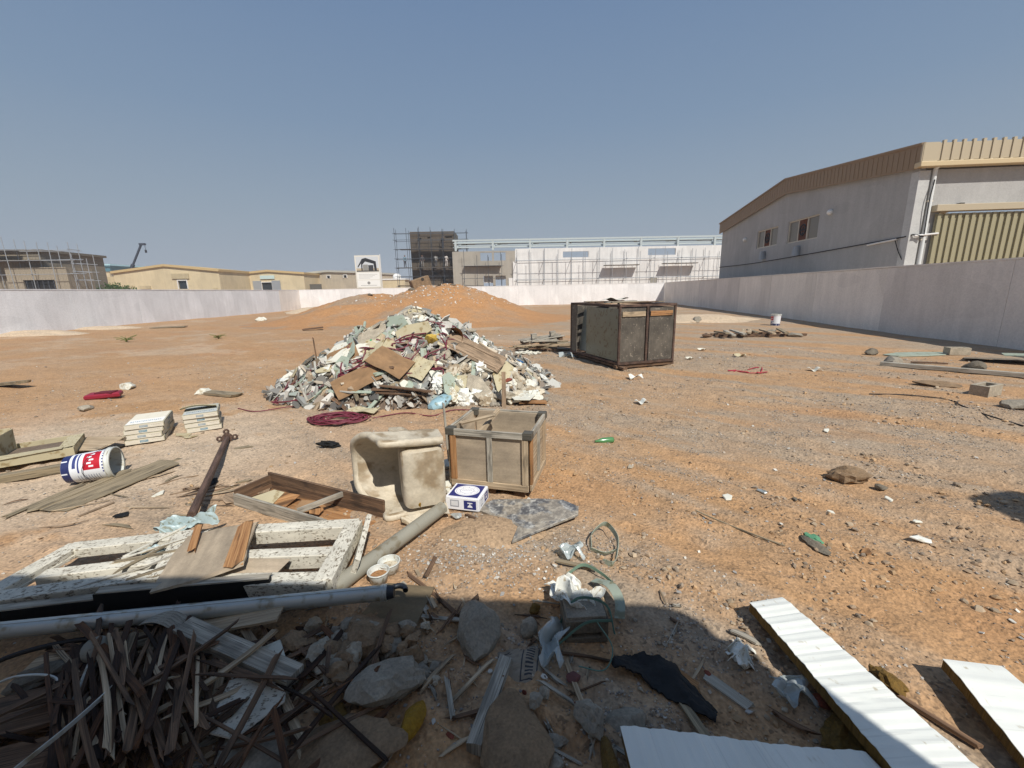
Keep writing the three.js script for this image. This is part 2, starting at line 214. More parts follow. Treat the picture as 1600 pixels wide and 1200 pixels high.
{
  const nx = 620, nz = 600, P = [], C = [], UV = [], I = [], A = 2, B = 6.7;
  for (let j = 0; j <= nz; j++) for (let i = 0; i <= nx; i++) {
    const t = i / nx * 2 - 1, s = 0.62 - 1.62 * j / nz, x = A * Math.sinh(B * t), z = -2.2 + A * Math.sinh(B * s);
    P.push(x, gh(x, z), z); UV.push(x, z);
    const n1 = fbm(x * .3, z * .3, 2, 4), n2 = fbm(x * 1.7, z * 1.7, 6, 4) + .55 * fbm(x * 7, z * 7, 9, 2), g = gravelAmount(x, z);
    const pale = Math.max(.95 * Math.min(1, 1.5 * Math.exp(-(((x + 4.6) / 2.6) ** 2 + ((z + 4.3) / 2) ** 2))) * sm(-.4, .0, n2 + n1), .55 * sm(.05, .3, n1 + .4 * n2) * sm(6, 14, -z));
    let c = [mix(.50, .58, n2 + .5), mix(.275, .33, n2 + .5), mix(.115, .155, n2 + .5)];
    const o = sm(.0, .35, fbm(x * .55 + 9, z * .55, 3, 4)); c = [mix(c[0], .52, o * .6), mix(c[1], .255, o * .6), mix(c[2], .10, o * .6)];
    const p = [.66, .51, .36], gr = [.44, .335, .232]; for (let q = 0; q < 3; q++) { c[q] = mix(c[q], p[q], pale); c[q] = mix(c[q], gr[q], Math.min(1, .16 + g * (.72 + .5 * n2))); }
    C.push(...c);
  }
  for (let j = 0; j < nz; j++) for (let i = 0; i < nx; i++) { const a = j * (nx + 1) + i, b = a + 1, c = a + nx + 1, d = c + 1; I.push(a, b, c, b, d, c); }
  const g = new THREE.BufferGeometry(); g.setAttribute('position', new THREE.Float32BufferAttribute(P, 3)); g.setAttribute('color', new THREE.Float32BufferAttribute(C, 3)); g.setAttribute('uv', new THREE.Float32BufferAttribute(UV, 2)); g.setIndex(I); g.computeVertexNormals();
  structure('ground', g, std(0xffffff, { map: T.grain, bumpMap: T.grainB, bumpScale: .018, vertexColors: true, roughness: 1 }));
}
// sand mound in front of the back wall, with a lower shoulder on its left
const moundH = (x, z) => {
  const e = (cx, cz, rx, rz, h, p = 2) => h * Math.exp(-Math.pow(((x - cx) / rx) ** 2 + ((z - cz) / rz) ** 2, p / 2));
  const r = .12 * fbm(x * .8, z * .8, 3, 4) + .035 * fbm(x * 4, z * 4, 1, 3);
  const m = Math.max(e(-3.9, -26.5, 4.3, 4.2, 2.02, 2.5), e(-8.6, -26.8, 4.4, 4, 1.5, 2.4)) * .86 + .14 * (e(-3.9, -26.5, 5.4, 5, 2) + e(-8.9, -27, 4.6, 4.4, 1.3));
  return m * (1 + r * .9) + r * sm(.1, .5, m) - .06;
};
{
  const n = 150, m = 110, P = [], UV = [], C = [], I = [];
  for (let j = 0; j <= m; j++) for (let i = 0; i <= n; i++) { const x = -17 + 22 * i / n, z = -34 + 15 * j / m, e = Math.min(i, n - i, j, m - j) / 8; P.push(x, gh(x, z) + moundH(x, z) - (1 - Math.min(1, e)) * .15, z); UV.push(x, z); const k = fbm(x * .6, z * .9, 5, 4), q = sm(-.05, .3, k + .12 * fbm(x * 5, z * 5, 2, 3)) * (x < -6 ? .8 : .45); C.push(mix(.53, .40, q), mix(.275, .295, q), mix(.115, .20, q)); }
  for (let j = 0; j < m; j++) for (let i = 0; i < n; i++) { const a = j * (n + 1) + i; I.push(a, a + n + 1, a + 1, a + 1, a + n + 1, a + n + 2); }
  const g = new THREE.BufferGeometry(); g.setAttribute('position', new THREE.Float32BufferAttribute(P, 3)); g.setAttribute('color', new THREE.Float32BufferAttribute(C, 3)); g.setAttribute('uv', new THREE.Float32BufferAttribute(UV, 2)); g.setIndex(I); g.computeVertexNormals();
  structure('sand_mound', g, std(0xffffff, { map: T.grain, bumpMap: T.grainB, bumpScale: .02, vertexColors: true, roughness: 1 }));
}
// loose grit and stones: far too many to count
function scatter(name, label, category, geos, mat, n, place, colors) {
  const per = Math.floor(n / geos.length), D = new THREE.Object3D(), c = new THREE.Color(); const list = [];
  geos.forEach((g, k) => {
    const im = new THREE.InstancedMesh(g, mat, per); let i = 0, guard = 0;
    while (i < per && guard++ < per * 60) { const p = place(); if (!p) continue; D.position.set(p[0], p[1], p[2]); D.rotation.set(p[4] ?? rr(-.5, .5), rr(0, 6.3), p[5] ?? rr(-.5, .5)); D.scale.setScalar(p[3]); D.updateMatrix(); im.setMatrixAt(i, D.matrix); const q = pick(colors), m = rr(.75, 1.15); im.setColorAt(i, c.setRGB(q[0] * m, q[1] * m, q[2] * m)); i++; }
    im.count = i; list.push(im);
  });
  const o = list.length > 1 ? new THREE.Group() : list[0]; if (list.length > 1) list.forEach(q => { q.name = category; q.userData = { kind: 'stuff' }; o.add(q); });
  list.forEach(shade); o.name = numbered(name); tag(o, label, category, null, 'stuff'); scene.add(o); return o;
}
const peb = [[1, .6, .8], [1, .45, 1.1], [.8, .7, 1]].map(([a, b, c], i) => chunk(a, b, c, { sd: 40 + i, det: 0, planes: 7 }));
const gritC = [[.28, .25, .22], [.34, .29, .24], [.21, .195, .18], [.42, .37, .31], [.38, .28, .19], [.5, .45, .38], [.32, .24, .17]];
scatter('gravel', 'grey grit and small stones scattered over the orange sand', 'gravel', peb, M.gravel, 60000, () => {
  const d = Math.pow(rnd(), 1.7) * 13 + .9, a = rr(-1.05, 1.05), x = d * Math.sin(a), z = -d * Math.cos(a); if (rnd() > (.05 + .95 * gravelAmount(x, z) ** 1.5) * sm(-.22, .2, fbm(x * 2.6, z * 2.6, 14, 3))) return null;
  const s = (.003 + .012 * Math.pow(rnd(), 4)) * (1 + d * .11); return [x, gh(x, z) + s * .1, z, s];
}, gritC);
scatter('dirt_clods', 'crumbs and clods of dry earth lying on the sand', 'clods', peb, M.gravel, 5200, () => {
  const d = Math.pow(rnd(), 1.35) * 11 + .9, a = rr(-1.05, 1.05), x = d * Math.sin(a), z = -d * Math.cos(a); if (rnd() > sm(-.02, .3, fbm(x * 1.6, z * 1.6, 21, 3)) * (.3 + .7 * sm(-3, 1, x))) return null;
  const s = (.008 + .034 * Math.pow(rnd(), 4)) * (1 + d * .06); return [x, gh(x, z) + s * .12, z, s];
}, [[.44, .29, .16], [.36, .26, .17], [.28, .22, .16], [.40, .31, .21]]);
const chip = [0, 1, 2].map(i => slab(ragged(6, .5, .4, .35), .16, 0));
scatter('tile_chips', 'small pale chips of tile and plaster strewn on the sand', 'chips', chip, M.gravel, 2200, () => {
  const near = rnd() < .3, d = Math.pow(rnd(), 1.3) * 15 + 1, a = rr(-1.05, 1.05); let x = d * Math.sin(a), z = -d * Math.cos(a), s = (.008 + .022 * Math.pow(rnd(), 2.5)) * (1 + d * .06);
  if (near) { x = -.2 + .5 * (rnd() + rnd() + rnd() - 1.5); z = -2.4 + .3 * (rnd() + rnd() + rnd() - 1.5); s = .008 + .035 * rnd() * rnd() * rnd(); }
  return [x, gh(x, z) + s * .12, z, s];
}, [[.5, .48, .43], [.38, .36, .33], [.6, .57, .5], [.28, .27, .25], [.45, .38, .3]]);
scatter('mound_stones', 'pale rubble fragments lying on the sand mound', 'stones', [peb[0], chip[1]], M.gravel, 420, () => {
  const x = -4.2 + 5.5 * (rnd() + rnd() - 1), z = -25 + 3.4 * (rnd() + rnd() - 1) , h = moundH(x, z); if (h < .9) return null; return [x, gh(x, z) + h, z, rr(.05, .2) * rr(.5, 1)];
}, [[.6, .57, .5], [.7, .68, .64], [.35, .32, .28], [.45, .38, .3]]);

// ---------- compound walls ----------
function wallRun(name, label, a, b, h, m, capM) {
  const L = Math.hypot(b[0] - a[0], b[1] - a[1]), o = thing(name, label, 'wall', [a[0], 0, a[1]], Math.atan2(-(b[1] - a[1]), b[0] - a[0]));
  const n = Math.round(L / 4.2), w = L / n; for (let i = 0; i < n; i++) { const dz = rr(-.006, .006), g = new THREE.BoxGeometry(w - .012, h + .4, .2, 8, 6, 1); warp(g, v => { v.z += .012 * fbm(v.x * .7 + i * 3, v.y, 2, 2); }); part('wall_bay', mv(metric(g, 0), (i + .5) * w, h / 2 - .2, dz), m !== M.plasterW && rnd() < .4 ? M.plaster2 : m, o); } part('core', box(L - .1, h - .02, .14, L / 2, h / 2, 0), m, o);
  { const c = new THREE.BoxGeometry(L, .045, .23, Math.ceil(L * 1.5), 1, 1); warp(c, v => { v.y += .016 * fbm((v.x + a[0]) * .6, 3, 1, 3); v.z += .008 * fbm(v.x, 1, 4, 2); }); part('coping', mv(metric(c), L / 2, h + .028, 0), capM, o); } return o;
}
const wl = wallRun('compound_wall', 'long grey-white plastered wall along the left side of the yard', [-24.05, 2], [-24.05, -49.1], 2.13, M.plasterL, M.plasterL);
wallRun('compound_wall', 'bright white wall across the far end of the yard behind the sand mound', [-23.95, -49.2], [17.55, -49.2], 2.15, M.plasterW, M.plasterW);
const wr = wallRun('compound_wall', 'tall shaded wall along the right side of the yard below the warehouse', [17.65, -49.05], [10.9, 2], 2.16, M.plaster, M.plaster);
// spoil of sand and rubble along the wall feet
for (const [x, z, w, d, h, lb] of [[-23.2, -20.6, 2.6, 1.1, .22, 'pale sand heaped at the foot of the left wall near the photo edge'], [-22.9, -24, 2.2, .9, .15, 'low ridge of pale sand by the left wall'], [-17.4, -38.5, 3, 1.2, .5, 'small pale sand heap in front of the far wall left of the mound'], [9.1, -21, 3.2, 1.6, .32, 'pale sand heap beside the broken blocks by the right wall'], [8, -23.3, 2.3, 1, .22, 'low pale sand heap close to the far right corner']])
  solo('sand_heap', (() => { const g = new THREE.SphereGeometry(1, 40, 14, 0, 6.2832, 0, 1.5708); warp(g, v => { const k = 1 + .35 * fbm(v.x * 2 + x, v.z * 2, v.y, 4); v.set(v.x * w * k, v.y * v.y * h * k * 1.1, v.z * d * k); }); return metric(g); })(), std(0xd6bfa2, { map: T.grain, bumpMap: T.grainB, bumpScale: .02, roughness: 1 }), lb, 'sand heap', [x, gh(x, z) - .03, z]);
// ---------- warehouse beyond the right wall ----------
const bm = { grey: std(0xbcbcba, { map: T.plaster, bumpMap: T.plasterB, bumpScale: .006 }), tan: std(0x8f775a, { roughness: .6 }), tanL: std(0xb4a68c, { roughness: .6 }), khaki: std(0x9c9476, { roughness: .6 }), cream: std(0xe0d0ac, { map: T.plaster }), creamD: std(0xcabb98, { map: T.plaster }), roofB: std(0xbfa677, { roughness: .7 }), glass: std(0x2b3136, { roughness: .15 }), fr: std(0xcfc6b4, { roughness: .6 }), dark: std(0x1d1a18), whiteP: std(0xf4f4f2, { map: T.plaster }), grout: std(0xb4aea2, { map: T.plaster, bumpMap: T.plasterB, bumpScale: .01 }), tower: std(0x857b70, { map: T.conc, bumpMap: T.plasterB, bumpScale: .02 }), scaf: std(0x565a60, { metalness: .4, roughness: .6 }), scafW: std(0xa2a6aa, { metalness: .4, roughness: .6 }), deck: std(0x8e8a84, { map: T.wood }), steelL: std(0xb9c2c2, { metalness: .2, roughness: .55 }), blue: std(0xa9cdd6, { roughness: .5 }), blueD: std(0x557f8c, { roughness: .5 }) };
{
  const w = thing('warehouse', 'grey rendered warehouse with tan ribbed metal roof edge behind the right wall', 'warehouse', [16.75, 0, -18.6], -.085);
  const D = 19.8, eave = 6.12, fh = .92, rise = 1.12, L = 16;
  // gable wall in the plane x = 0, running back along -z
  const gs = new THREE.Shape([[0, 0], [D, 0], [D, eave + .1], [D / 2, eave + rise + .1], [0, eave + .1]].map(p => new THREE.Vector2(...p)));
  const hole = (a, b, y0, y1) => { const h = new THREE.Path([[a, y0], [a, y1], [b, y1], [b, y0]].map(p => new THREE.Vector2(...p))); gs.holes.push(h); };
  const wins = [[6.3, 9.4, 4.2, 5.5], [10.6, 13.4, 4.25, 5.45]]; wins.forEach(q => hole(...q));
  const gg = new THREE.ExtrudeGeometry(gs, { depth: .25, bevelEnabled: false }); part('gable_wall', mv(metric(gg, 0), 0, 0, 0, 0, Math.PI / 2, 0), bm.grey, w);   // shape x -> -z, extrude -> +x
  part('front_wall', merge([box(L, eave - 4.62, .25, L / 2 + .26, 4.62 + (eave - 4.62) / 2, -.125), box(.8, 4.62, .25, .66, 2.31, -.125)]), bm.grey, w);
  part('corner_pilaster', box(.42, eave - .05, .4, .17, (eave - .05) / 2, -.1, 1), std(0xd6d8d6, { map: T.plaster }), w);
  // ribbed fascia of the gable: two raking sheets of separate ribs on a backing
  const rake = z => eave + rise * (1 - Math.abs(-z - D / 2) / (D / 2));
  const fs = new THREE.Shape([[-.25, eave], [D / 2, eave + rise], [D + .25, eave], [D + .25, eave + fh - .12], [D / 2, eave + rise + fh - .05], [-.25, eave + fh]].map(p => new THREE.Vector2(...p)));
  const fa = part('gable_fascia', mv(metric(new THREE.ExtrudeGeometry(fs, { depth: .08, bevelEnabled: false })), -.2, 0, 0, 0, Math.PI / 2, 0), bm.tan, w);
  for (let i = 0; i <= 66; i++) { const z = -(.05 + i * .3); if (-z > D) break; part('rib', box(.035, fh - .2, .07, -.2, rake(z) + fh / 2 - .02, z, 1), bm.tan, fa); }
  part('verge_cap', merge([beam([-.19, eave + fh + .0, .25], [-.19, eave + rise + fh - .02, -D / 2], .16, .09), beam([-.19, eave + rise + fh - .02, -D / 2], [-.19, eave + fh - .1, -D - .25], .16, .09)]), bm.tan, fa);
  part('roof', merge([beam([0, eave + fh - .1, -.1], [0, eave + rise + fh - .12, -D / 2], 1, .06), beam([0, eave + rise + fh - .12, -D / 2], [0, eave + fh - .2, -D], 1, .06)].map(g => { g.applyMatrix4(new THREE.Matrix4().makeScale(1, 1, 1)); return g; }).map(g => warp(g, v => { v.x = v.x > 0 ? L + .2 : -.12; }))), bm.roofB, w);
  // front fascia with upstanding ribs, gutter
  const ff = part('front_fascia', merge([box(L + .3, fh - .28, .08, L / 2 - .1, eave + .26 + (fh - .28) / 2, .3), box(.55, fh - .22, .1, .06, eave + .24 + (fh - .24) / 2, .305)]), bm.tanL, w);
  for (let i = 0; i < 44; i++) part('rib', box(.11, fh - .16, .1, .5 + i * .36, eave + .2 + (fh - .1) / 2, .33, 1), bm.tanL, ff);
  part('gutter', rbox(L + .4, .2, .34, .03, L / 2 - .1, eave + .13, .26), std(0xc9b48e, { roughness: .5 }), w);
  part('downpipe', merge([bar([.52, 0, .12], [.52, eave, .12], .075, 10), bar([.52, eave, .12], [.52, eave + .1, .25], .075, 10)]), std(0xd8dad8), w);
  for (const y of [3.4, 4.9]) part('pipe_clip', box(.2, .05, .12, .52, y, .1), bm.fr, w);
  const door = part('sliding_door', box(L, 4.4, .04, L / 2 + .85, 2.2, .1), bm.khaki, w);
  for (let i = 0; i < 56; i++) part('rib', box(.12, 4.4, .07, .95 + i * .26, 2.2, .15, 1), bm.khaki, door);
  part('door_track_cover', rbox(L, .26, .3, .02, L / 2 + .7, 4.6, .16), bm.tanL, w);
  for (const x of [1.7, 5.3, 9]) part('bracket', box(.16, .05, .2, x, 4.76, .12), bm.dark, w);
  wins.forEach(([a, b, y0, y1], k) => {
    const f = part('window', merge([box(.1, .07, b - a, .1, y0 + .03, -(a + b) / 2, 2), box(.1, .07, b - a, .1, y1 - .03, -(a + b) / 2, 2), ...[0, .36, .66, 1].map(t => box(.1, y1 - y0 - .14, .07, .1, (y0 + y1) / 2, -mix(a + .04, b - .04, t), 1))]), bm.fr, w);
    [[0, .36], [.66, 1]].forEach(([s, t]) => part('pane', box(.02, y1 - y0 - .14, (b - a) * (t - s) - .09, .12, (y0 + y1) / 2, -mix(a, b, (s + t) / 2)), std(0x756e62, { roughness: .3 }), f));
    const c = mix(a, b, .51); part('fan_board', box(.03, y1 - y0 - .14, (b - a) * .3, .09, (y0 + y1) / 2, -c), std(0xa87a46, { map: T.woodO }), f);
    part('extractor_fan', merge([new THREE.TorusGeometry(.29, .05, 8, 24).toNonIndexed(), ...[0, 1, 2, 3].map(i => mv(new THREE.BoxGeometry(.11, .27, .015).toNonIndexed(), Math.sin(i * 1.571) * .13, Math.cos(i * 1.571) * .13, 0, .3, 0, -i * 1.571))].map(g => mv(g, .07, (y0 + y1) / 2, -c, 0, Math.PI / 2, 0))), bm.dark, f);
    const h = part('vent_hood', mv(metric(new THREE.CylinderGeometry(.16, .3, .5, 4)), -.14, y0 - .52, -c, 0, .78, .25), bm.scafW, w);
  });
  for (const [z, y] of [[5.3, 5.4], [15.2, 5.1]]) part('bulkhead_lamp', mv(new THREE.SphereGeometry(.15, 14, 10).toNonIndexed(), -.07, y, -z), std(0xe8e8e4, { roughness: .4 }), w);
  part('cable', merge([tube([[-.04, 3.3, -D], [-.06, 3.26, -14], [-.06, 3.38, -7], [-.06, 3.5, -2], [-.05, 3.55, -.1]], .025, 40, 5), tube([[-.05, 3.55, -.1], [.1, 3.6, .16], [.42, 3.5, .25]], .03, 12, 5), tube([[-.05, 3.5, -.6], [-.09, 2.9, -.2], [.1, 2.2, .14]], .018, 14, 5), tube([[.45, 3.6, .22], [.4, 5, .25], [.5, 5.7, .2]], .02, 14, 5)]), bm.dark, w);
  part('cable_conduit', merge([bar([-.05, 3.42, -2.2], [-.05, 3.5, -.5], .045, 7), bar([.1, 3.55, .2], [1, 3.62, .2], .04, 7)]), bm.whiteP, w);
  part('back_walls', merge([box(.25, eave, D - .6, L + .2, eave / 2, -D / 2, 2), box(L, eave, .25, L / 2 + .3, eave / 2, -D + .2)]), bm.grey, w);
}
// ---------- white hall under construction behind the far wall ----------
{
  const h = thing('unfinished_hall', 'long white hall under construction with open steel roof frame behind far wall', 'building', [0, 0, -62], .012);
  const wallWith = (x0, x1, top, holes, m, name) => { const s = new THREE.Shape([[x0, 0], [x1, 0], [x1, top], [x0, top]].map(p => new THREE.Vector2(...p))); for (const [a, b, c, d] of holes) s.holes.push(new THREE.Path([[a, c], [a, d], [b, d], [b, c]].map(p => new THREE.Vector2(...p)))); return part(name, metric(new THREE.ExtrudeGeometry(s, { depth: .3, bevelEnabled: false })), m, h); };
  wallWith(.8, 36, 7.35, [[7.5, 11.1, 6.05, 6.85], [19.5, 23.4, 6.15, 7.05], [20, 21, 2.2, 3.1]], bm.whiteP, 'white_wall');
  wallWith(-8, .78, 7.1, [[-4.1, -2.45, 5.8, 6.9], [-2.2, -.55, 5.8, 6.9], [-3.75, -2.4, 0, 3.75], [-2.05, -.6, 0, 3.75]], bm.grout, 'rendered_wall');
  part('doorway_panels', merge([box(1.5, 1.05, .06, -2.95, 3.3, -.4), box(1.5, .55, .06, -1.3, 3.55, -.4), box(.8, 3.4, .1, .2, 1.7, .4), box(.5, 5.6, .1, .7, 2.8, .36)]), bm.whiteP, h);
  part('prop', merge([beam([-2.5, 0, .5], [-2.2, 3.8, .1], .12, .12), bar([-2.32, 5.8, .1], [-2.32, 6.9, .1], .1, 6)]), bm.scaf, h);
  for (let i = 0; i < 9; i++) { const x = -7.5 + i * 5.2; const r = part('rafter', merge([tube([[x, 7.2, .1], [x + .2, 7.9, -.8], [x + 1.2, 8.5, -4], [x + 2, 9.1, -10]], .11, 10, 5), box(.28, 1.45, .28, x, 7.9, .1, 1)]), bm.steelL, h); }
  for (const [y, z, r] of [[8.62, .15, .11], [8.35, -.8, .07], [8.6, -2.4, .08], [8.75, -4.2, .08], [8.9, -6, .08], [9, -8, .08], [7.75, -.3, .1], [8.1, -1.5, .06]]) part('purlin', box(43, r * 2, r * 2, 13.6, y - .05, z), bm.steelL, h);
  part('roof_sheet', mv(box(43, .05, 9, 13.6, 0, 0), 0, 8.85, -6, .09, 0, 0), std(0xa9b6b2, { roughness: .6 }), h);
  part('rear_wall', box(30, 5, .3, 18, 2.5, -16), bm.grout, h);
}
// scaffold builder: standards, ledgers, decks each a part
function scaffold(label, pos, turn, nx, dx, levels, depth, top, mat, extraDeck = [], lean = 0) {
  const s = thing('scaffold', label, 'scaffold', pos, turn, 'scaffolds on the building sites'), w = nx * dx;
  for (let i = 0; i <= nx; i++) for (const z of [0, -depth]) { const hh = top + rr(-.5, .5); part('standard', bar([i * dx + rr(-.06, .06), 0, z], [i * dx + lean + rr(-.12, .12), hh, z], .034, 5), mat, s); }
  for (const y of levels) { for (const z of [0, -depth]) part('ledger', bar([-.3, y + rr(-.1, .1), z], [w + .3, y + rr(-.1, .1), z], .03, 5), mat, s); for (let i = 0; i <= nx; i += 2) part('transom', bar([i * dx, y, .2], [i * dx, y, -depth - .2], .035, 5), mat, s); }
  for (const [x0, x1, y] of extraDeck) part('deck', box(x1 - x0, .09, depth * .9, (x0 + x1) / 2, y + .08, -depth / 2), bm.deck, s);
  return s;
}
{
  const t = thing('concrete_tower', 'dark square concrete tower block under construction behind the sand mound', 'building', [-11.4, 0, -66.2], .03);
  const s = new THREE.Shape([[-3.3, 0], [3.3, 0], [3.3, 10.4], [-3.3, 10.4]].map(p => new THREE.Vector2(...p)));
  for (const [a, b, c, d] of [[-2.2, -1.6, 9.3, 9.5], [-.75, -.25, 9.45, 9.62], [1.9, 2.95, 9.5, 9.68], [.35, 1.0, 4.7, 6.9], [1.2, 1.65, .3, 4], [-.1, .5, 4.2, 4.6]]) s.holes.push(new THREE.Path([[a, c], [a, d], [b, d], [b, c]].map(p => new THREE.Vector2(...p))));
  part('front_wall', metric(new THREE.ExtrudeGeometry(s, { depth: .3, bevelEnabled: false })), bm.tower, t);
  part('side_walls', merge([box(.3, 10.4, 5.4, -3.15, 5.2, -2.72, 2), box(.3, 10.4, 5.4, 3.15, 5.2, -2.72, 2), box(6, 10.4, .3, 0, 5.2, -5.3)]), bm.tower, t);
  for (const y of [2.6, 5.2, 7.8, 10.3]) part('floor_slab', box(6.0, .2, 5.1, 0, y, -2.6), bm.tower, t);
  part('render_patch', merge([box(.75, 2.4, .05, .68, 5.7, .33), box(2.2, .8, .04, -1.6, 7.9, .325), box(1.6, .5, .04, 1.6, 8.1, .326)]), std(0x857b6f, { map: T.conc }), t);
  scaffold('steel pole scaffold wrapped round the front of the dark concrete tower', [-16.6, 0, -64.4], .03, 6, 1.72, [1.4, 2.6, 3.9, 5.15, 6.5, 7.8, 9.1, 10.1], 1.1, 10.6, bm.scaf, [[0, 10.2, 5.15], [.6, 9.5, 7.75], [0, 1.6, 2.6]]);
  scaffold('short pole scaffold in front of the bare rendered wall beside the tower', [-6.4, 0, -60.9], 0, 3, 1.75, [1.3, 3.3, 5.1], 1.0, 6.8, bm.scaf, [[0, 5.2, 5]]);
  scaffold('long row of scaffold poles in front of the white hall', [1, 0, -60.4], .012, 17, 1.9, [3.1, 5.7], 1.1, 6.9, bm.scafW, [[12.2, 17, 4.75], [20.4, 25.2, 4.85]]);
}
// workers on the tower scaffold
function bodyGeo(pose) {
  const J = { hip: [0, .92, 0, .13], chest: [0, 1.3, .02, .155], neck: [0, 1.48, .02, .07], head: [0, 1.62, .04, .105], sl: [-.19, 1.4, 0, .065], sr: [.19, 1.4, 0, .065], el: [-.27, 1.15, .02, .05], er: pose ? [.32, 1.28, .22, .05] : [.27, 1.14, .04, .05], hl: [-.26, .9, .12, .042], hr: pose ? [.22, 1.45, .42, .042] : [.25, .9, .14, .042], tl: [-.1, .88, 0, .1], tr: [.1, .88, 0, .1], kl: [-.12, .5, .03, .07], kr: [.13, .5, pose ? .1 : .02, .07], al: [-.12, .1, -.02, .05], ar: [.15, .1, 0, .05], fl: [-.13, .05, .13, .042], fr: [.17, .05, .15, .042] };
  const Bn = [['hip', 'chest'], ['chest', 'neck'], ['neck', 'head'], ['chest', 'sl'], ['chest', 'sr'], ['sl', 'el'], ['sr', 'er'], ['el', 'hl'], ['er', 'hr'], ['tl', 'kl'], ['tr', 'kr'], ['kl', 'al'], ['kr', 'ar'], ['al', 'fl'], ['ar', 'fr'], ['hip', 'tl'], ['hip', 'tr']];
  const n = 64, mc = new MarchingCubes(n, new THREE.MeshBasicMaterial(), false, false, 60000); mc.isolation = 0; const sc = .95;
  for (let k = 0; k < n; k++) for (let j = 0; j < n; j++) for (let i = 0; i < n; i++) {
    const x = ((i - n / 2) / (n / 2)) * sc, y = ((j - n / 2) / (n / 2)) * sc + .9, z = ((k - n / 2) / (n / 2)) * sc; let d = 9;
    for (const [a, b] of Bn) { const A = J[a], B = J[b], ux = B[0] - A[0], uy = B[1] - A[1], uz = B[2] - A[2], t = Math.max(0, Math.min(1, ((x - A[0]) * ux + (y - A[1]) * uy + (z - A[2]) * uz) / (ux * ux + uy * uy + uz * uz))); const q = Math.hypot(x - A[0] - ux * t, y - A[1] - uy * t, z - A[2] - uz * t) - mix(A[3], B[3], t), h = Math.max(.035 - Math.abs(d - q), 0) / .035; d = Math.min(d, q) - h * h * .035 / 4; }
    mc.field[i + j * n + k * n * n] = -d;
  }
  mc.update(); const c = mc.count, P = mc.positionArray.slice(0, c * 3), Nn = mc.normalArray.slice(0, c * 3), C = [];
  for (let i = 0; i < c; i++) { P[i * 3] *= sc; P[i * 3 + 1] = P[i * 3 + 1] * sc + .9; P[i * 3 + 2] *= sc; }
  const g = new THREE.BufferGeometry(); g.setAttribute('position', new THREE.BufferAttribute(P, 3)); g.setAttribute('normal', new THREE.BufferAttribute(Nn, 3)); return g;
}
{
  const tint = (g, top, legs) => { const q = g.clone(), p = q.attributes.position, C = []; for (let i = 0; i < p.count; i++) { const y = p.getY(i), x = Math.abs(p.getX(i)), c = y > 1.5 ? (p.getZ(i) < .02 || y > 1.66 ? [.03, .02, .02] : [.25, .14, .09]) : y > .92 || x > .2 && y > .85 ? (x > .235 && y < 1.0 ? [.25, .14, .09] : top) : y < .11 ? [.03, .03, .03] : legs; C.push(...c); } q.setAttribute('color', new THREE.Float32BufferAttribute(C, 3)); return q; };
  const gA = bodyGeo(0), gB = bodyGeo(1), mat = std(0xffffff, { vertexColors: true });
  for (const [x, y, z, turn, g, top, legs, lb] of [[-12.9, 5.28, -64.9, .3, gA, [.07, .06, .06], [.2, .19, .18], 'person in dark shirt standing on the middle scaffold deck'], [-9.35, 5.28, -64.85, 2.8, gB, [.6, .55, .5], [.45, .42, .4], 'person in pale clothes reaching up at the tower wall'], [-10.9, 5.28, -64.9, 3.1, gB, [.28, .27, .25], [.08, .08, .09], 'person in grey shirt working at the tower wall opening'], [-9.75, 7.88, -64.8, 2.6, gA, [.05, .05, .05], [.04, .04, .05], 'person in black on the upper scaffold deck'], [-15.4, 5.28, -64.6, .8, gA, [.16, .24, .3], [.05, .05, .06], 'person in bluish shirt at the left end of the scaffold']])
    solo('person', tint(g, top, legs), mat, lb, 'person', [x, y, z], [0, turn, 0], 'workers on the tower scaffold');
}
// ---------- advertising board ----------
{
  const b = thing('billboard', 'tall site board with a picture of a dark portal building behind far wall', 'billboard', [-18.15, 0, -56], .02);
  const print = canvasTex(384, 512, (c, w, h) => {
    c.fillStyle = '#ddd8cc'; c.fillRect(0, 0, w, h); c.fillStyle = '#c9ccce'; c.fillRect(14, 14, w - 28, 240); c.fillStyle = '#b9a98e'; c.fillRect(14, 200, w - 28, 54);
    c.fillStyle = '#232222'; c.beginPath(); c.moveTo(110, 50); c.lineTo(170, 34); c.lineTo(330, 92); c.lineTo(338, 236); c.lineTo(300, 236); c.lineTo(292, 130); c.lineTo(160, 92); c.lineTo(112, 140); c.lineTo(110, 236); c.lineTo(92, 236); c.lineTo(92, 120); c.lineTo(40, 190); c.lineTo(36, 170); c.fill();
    c.fillStyle = '#8c8a84'; c.fillRect(120, 140, 80, 96); c.fillStyle = '#3b3a3a'; c.fillRect(205, 150, 80, 86); c.fillStyle = '#4a4641'; c.fillRect(14, 236, w - 28, 18);
    c.fillStyle = '#eceae4'; c.fillRect(14, 270, w - 28, 110); c.fillRect(14, 392, w - 28, 106); c.fillStyle = '#a6a39c'; for (let i = 0; i < 4; i++) c.fillRect(40, 296 + i * 20, 300 - i * 40, 5); c.fillStyle = '#8e8b85'; c.beginPath(); c.arc(192, 436, 24, 0, 7); c.fill(); c.fillRect(60, 472, 260, 6);
  });
  part('board', box(3.15, 4.05, .1, 0, 4.35, 0), std(0xd8d4c8), b); const pl = new THREE.PlaneGeometry(3.05, 3.95); part('print', mv(pl, 0, 4.35, .056), std(0xffffff, { map: print, roughness: .5 }), b);
  for (const x of [-1.3, 1.3]) part('post', box(.14, 5, .14, x, 2.5, -.13, 1), bm.scafW, b);
  part('side_rail', box(.08, 4.3, .12, 1.66, 4.3, 0, 1), bm.whiteP, b);
}
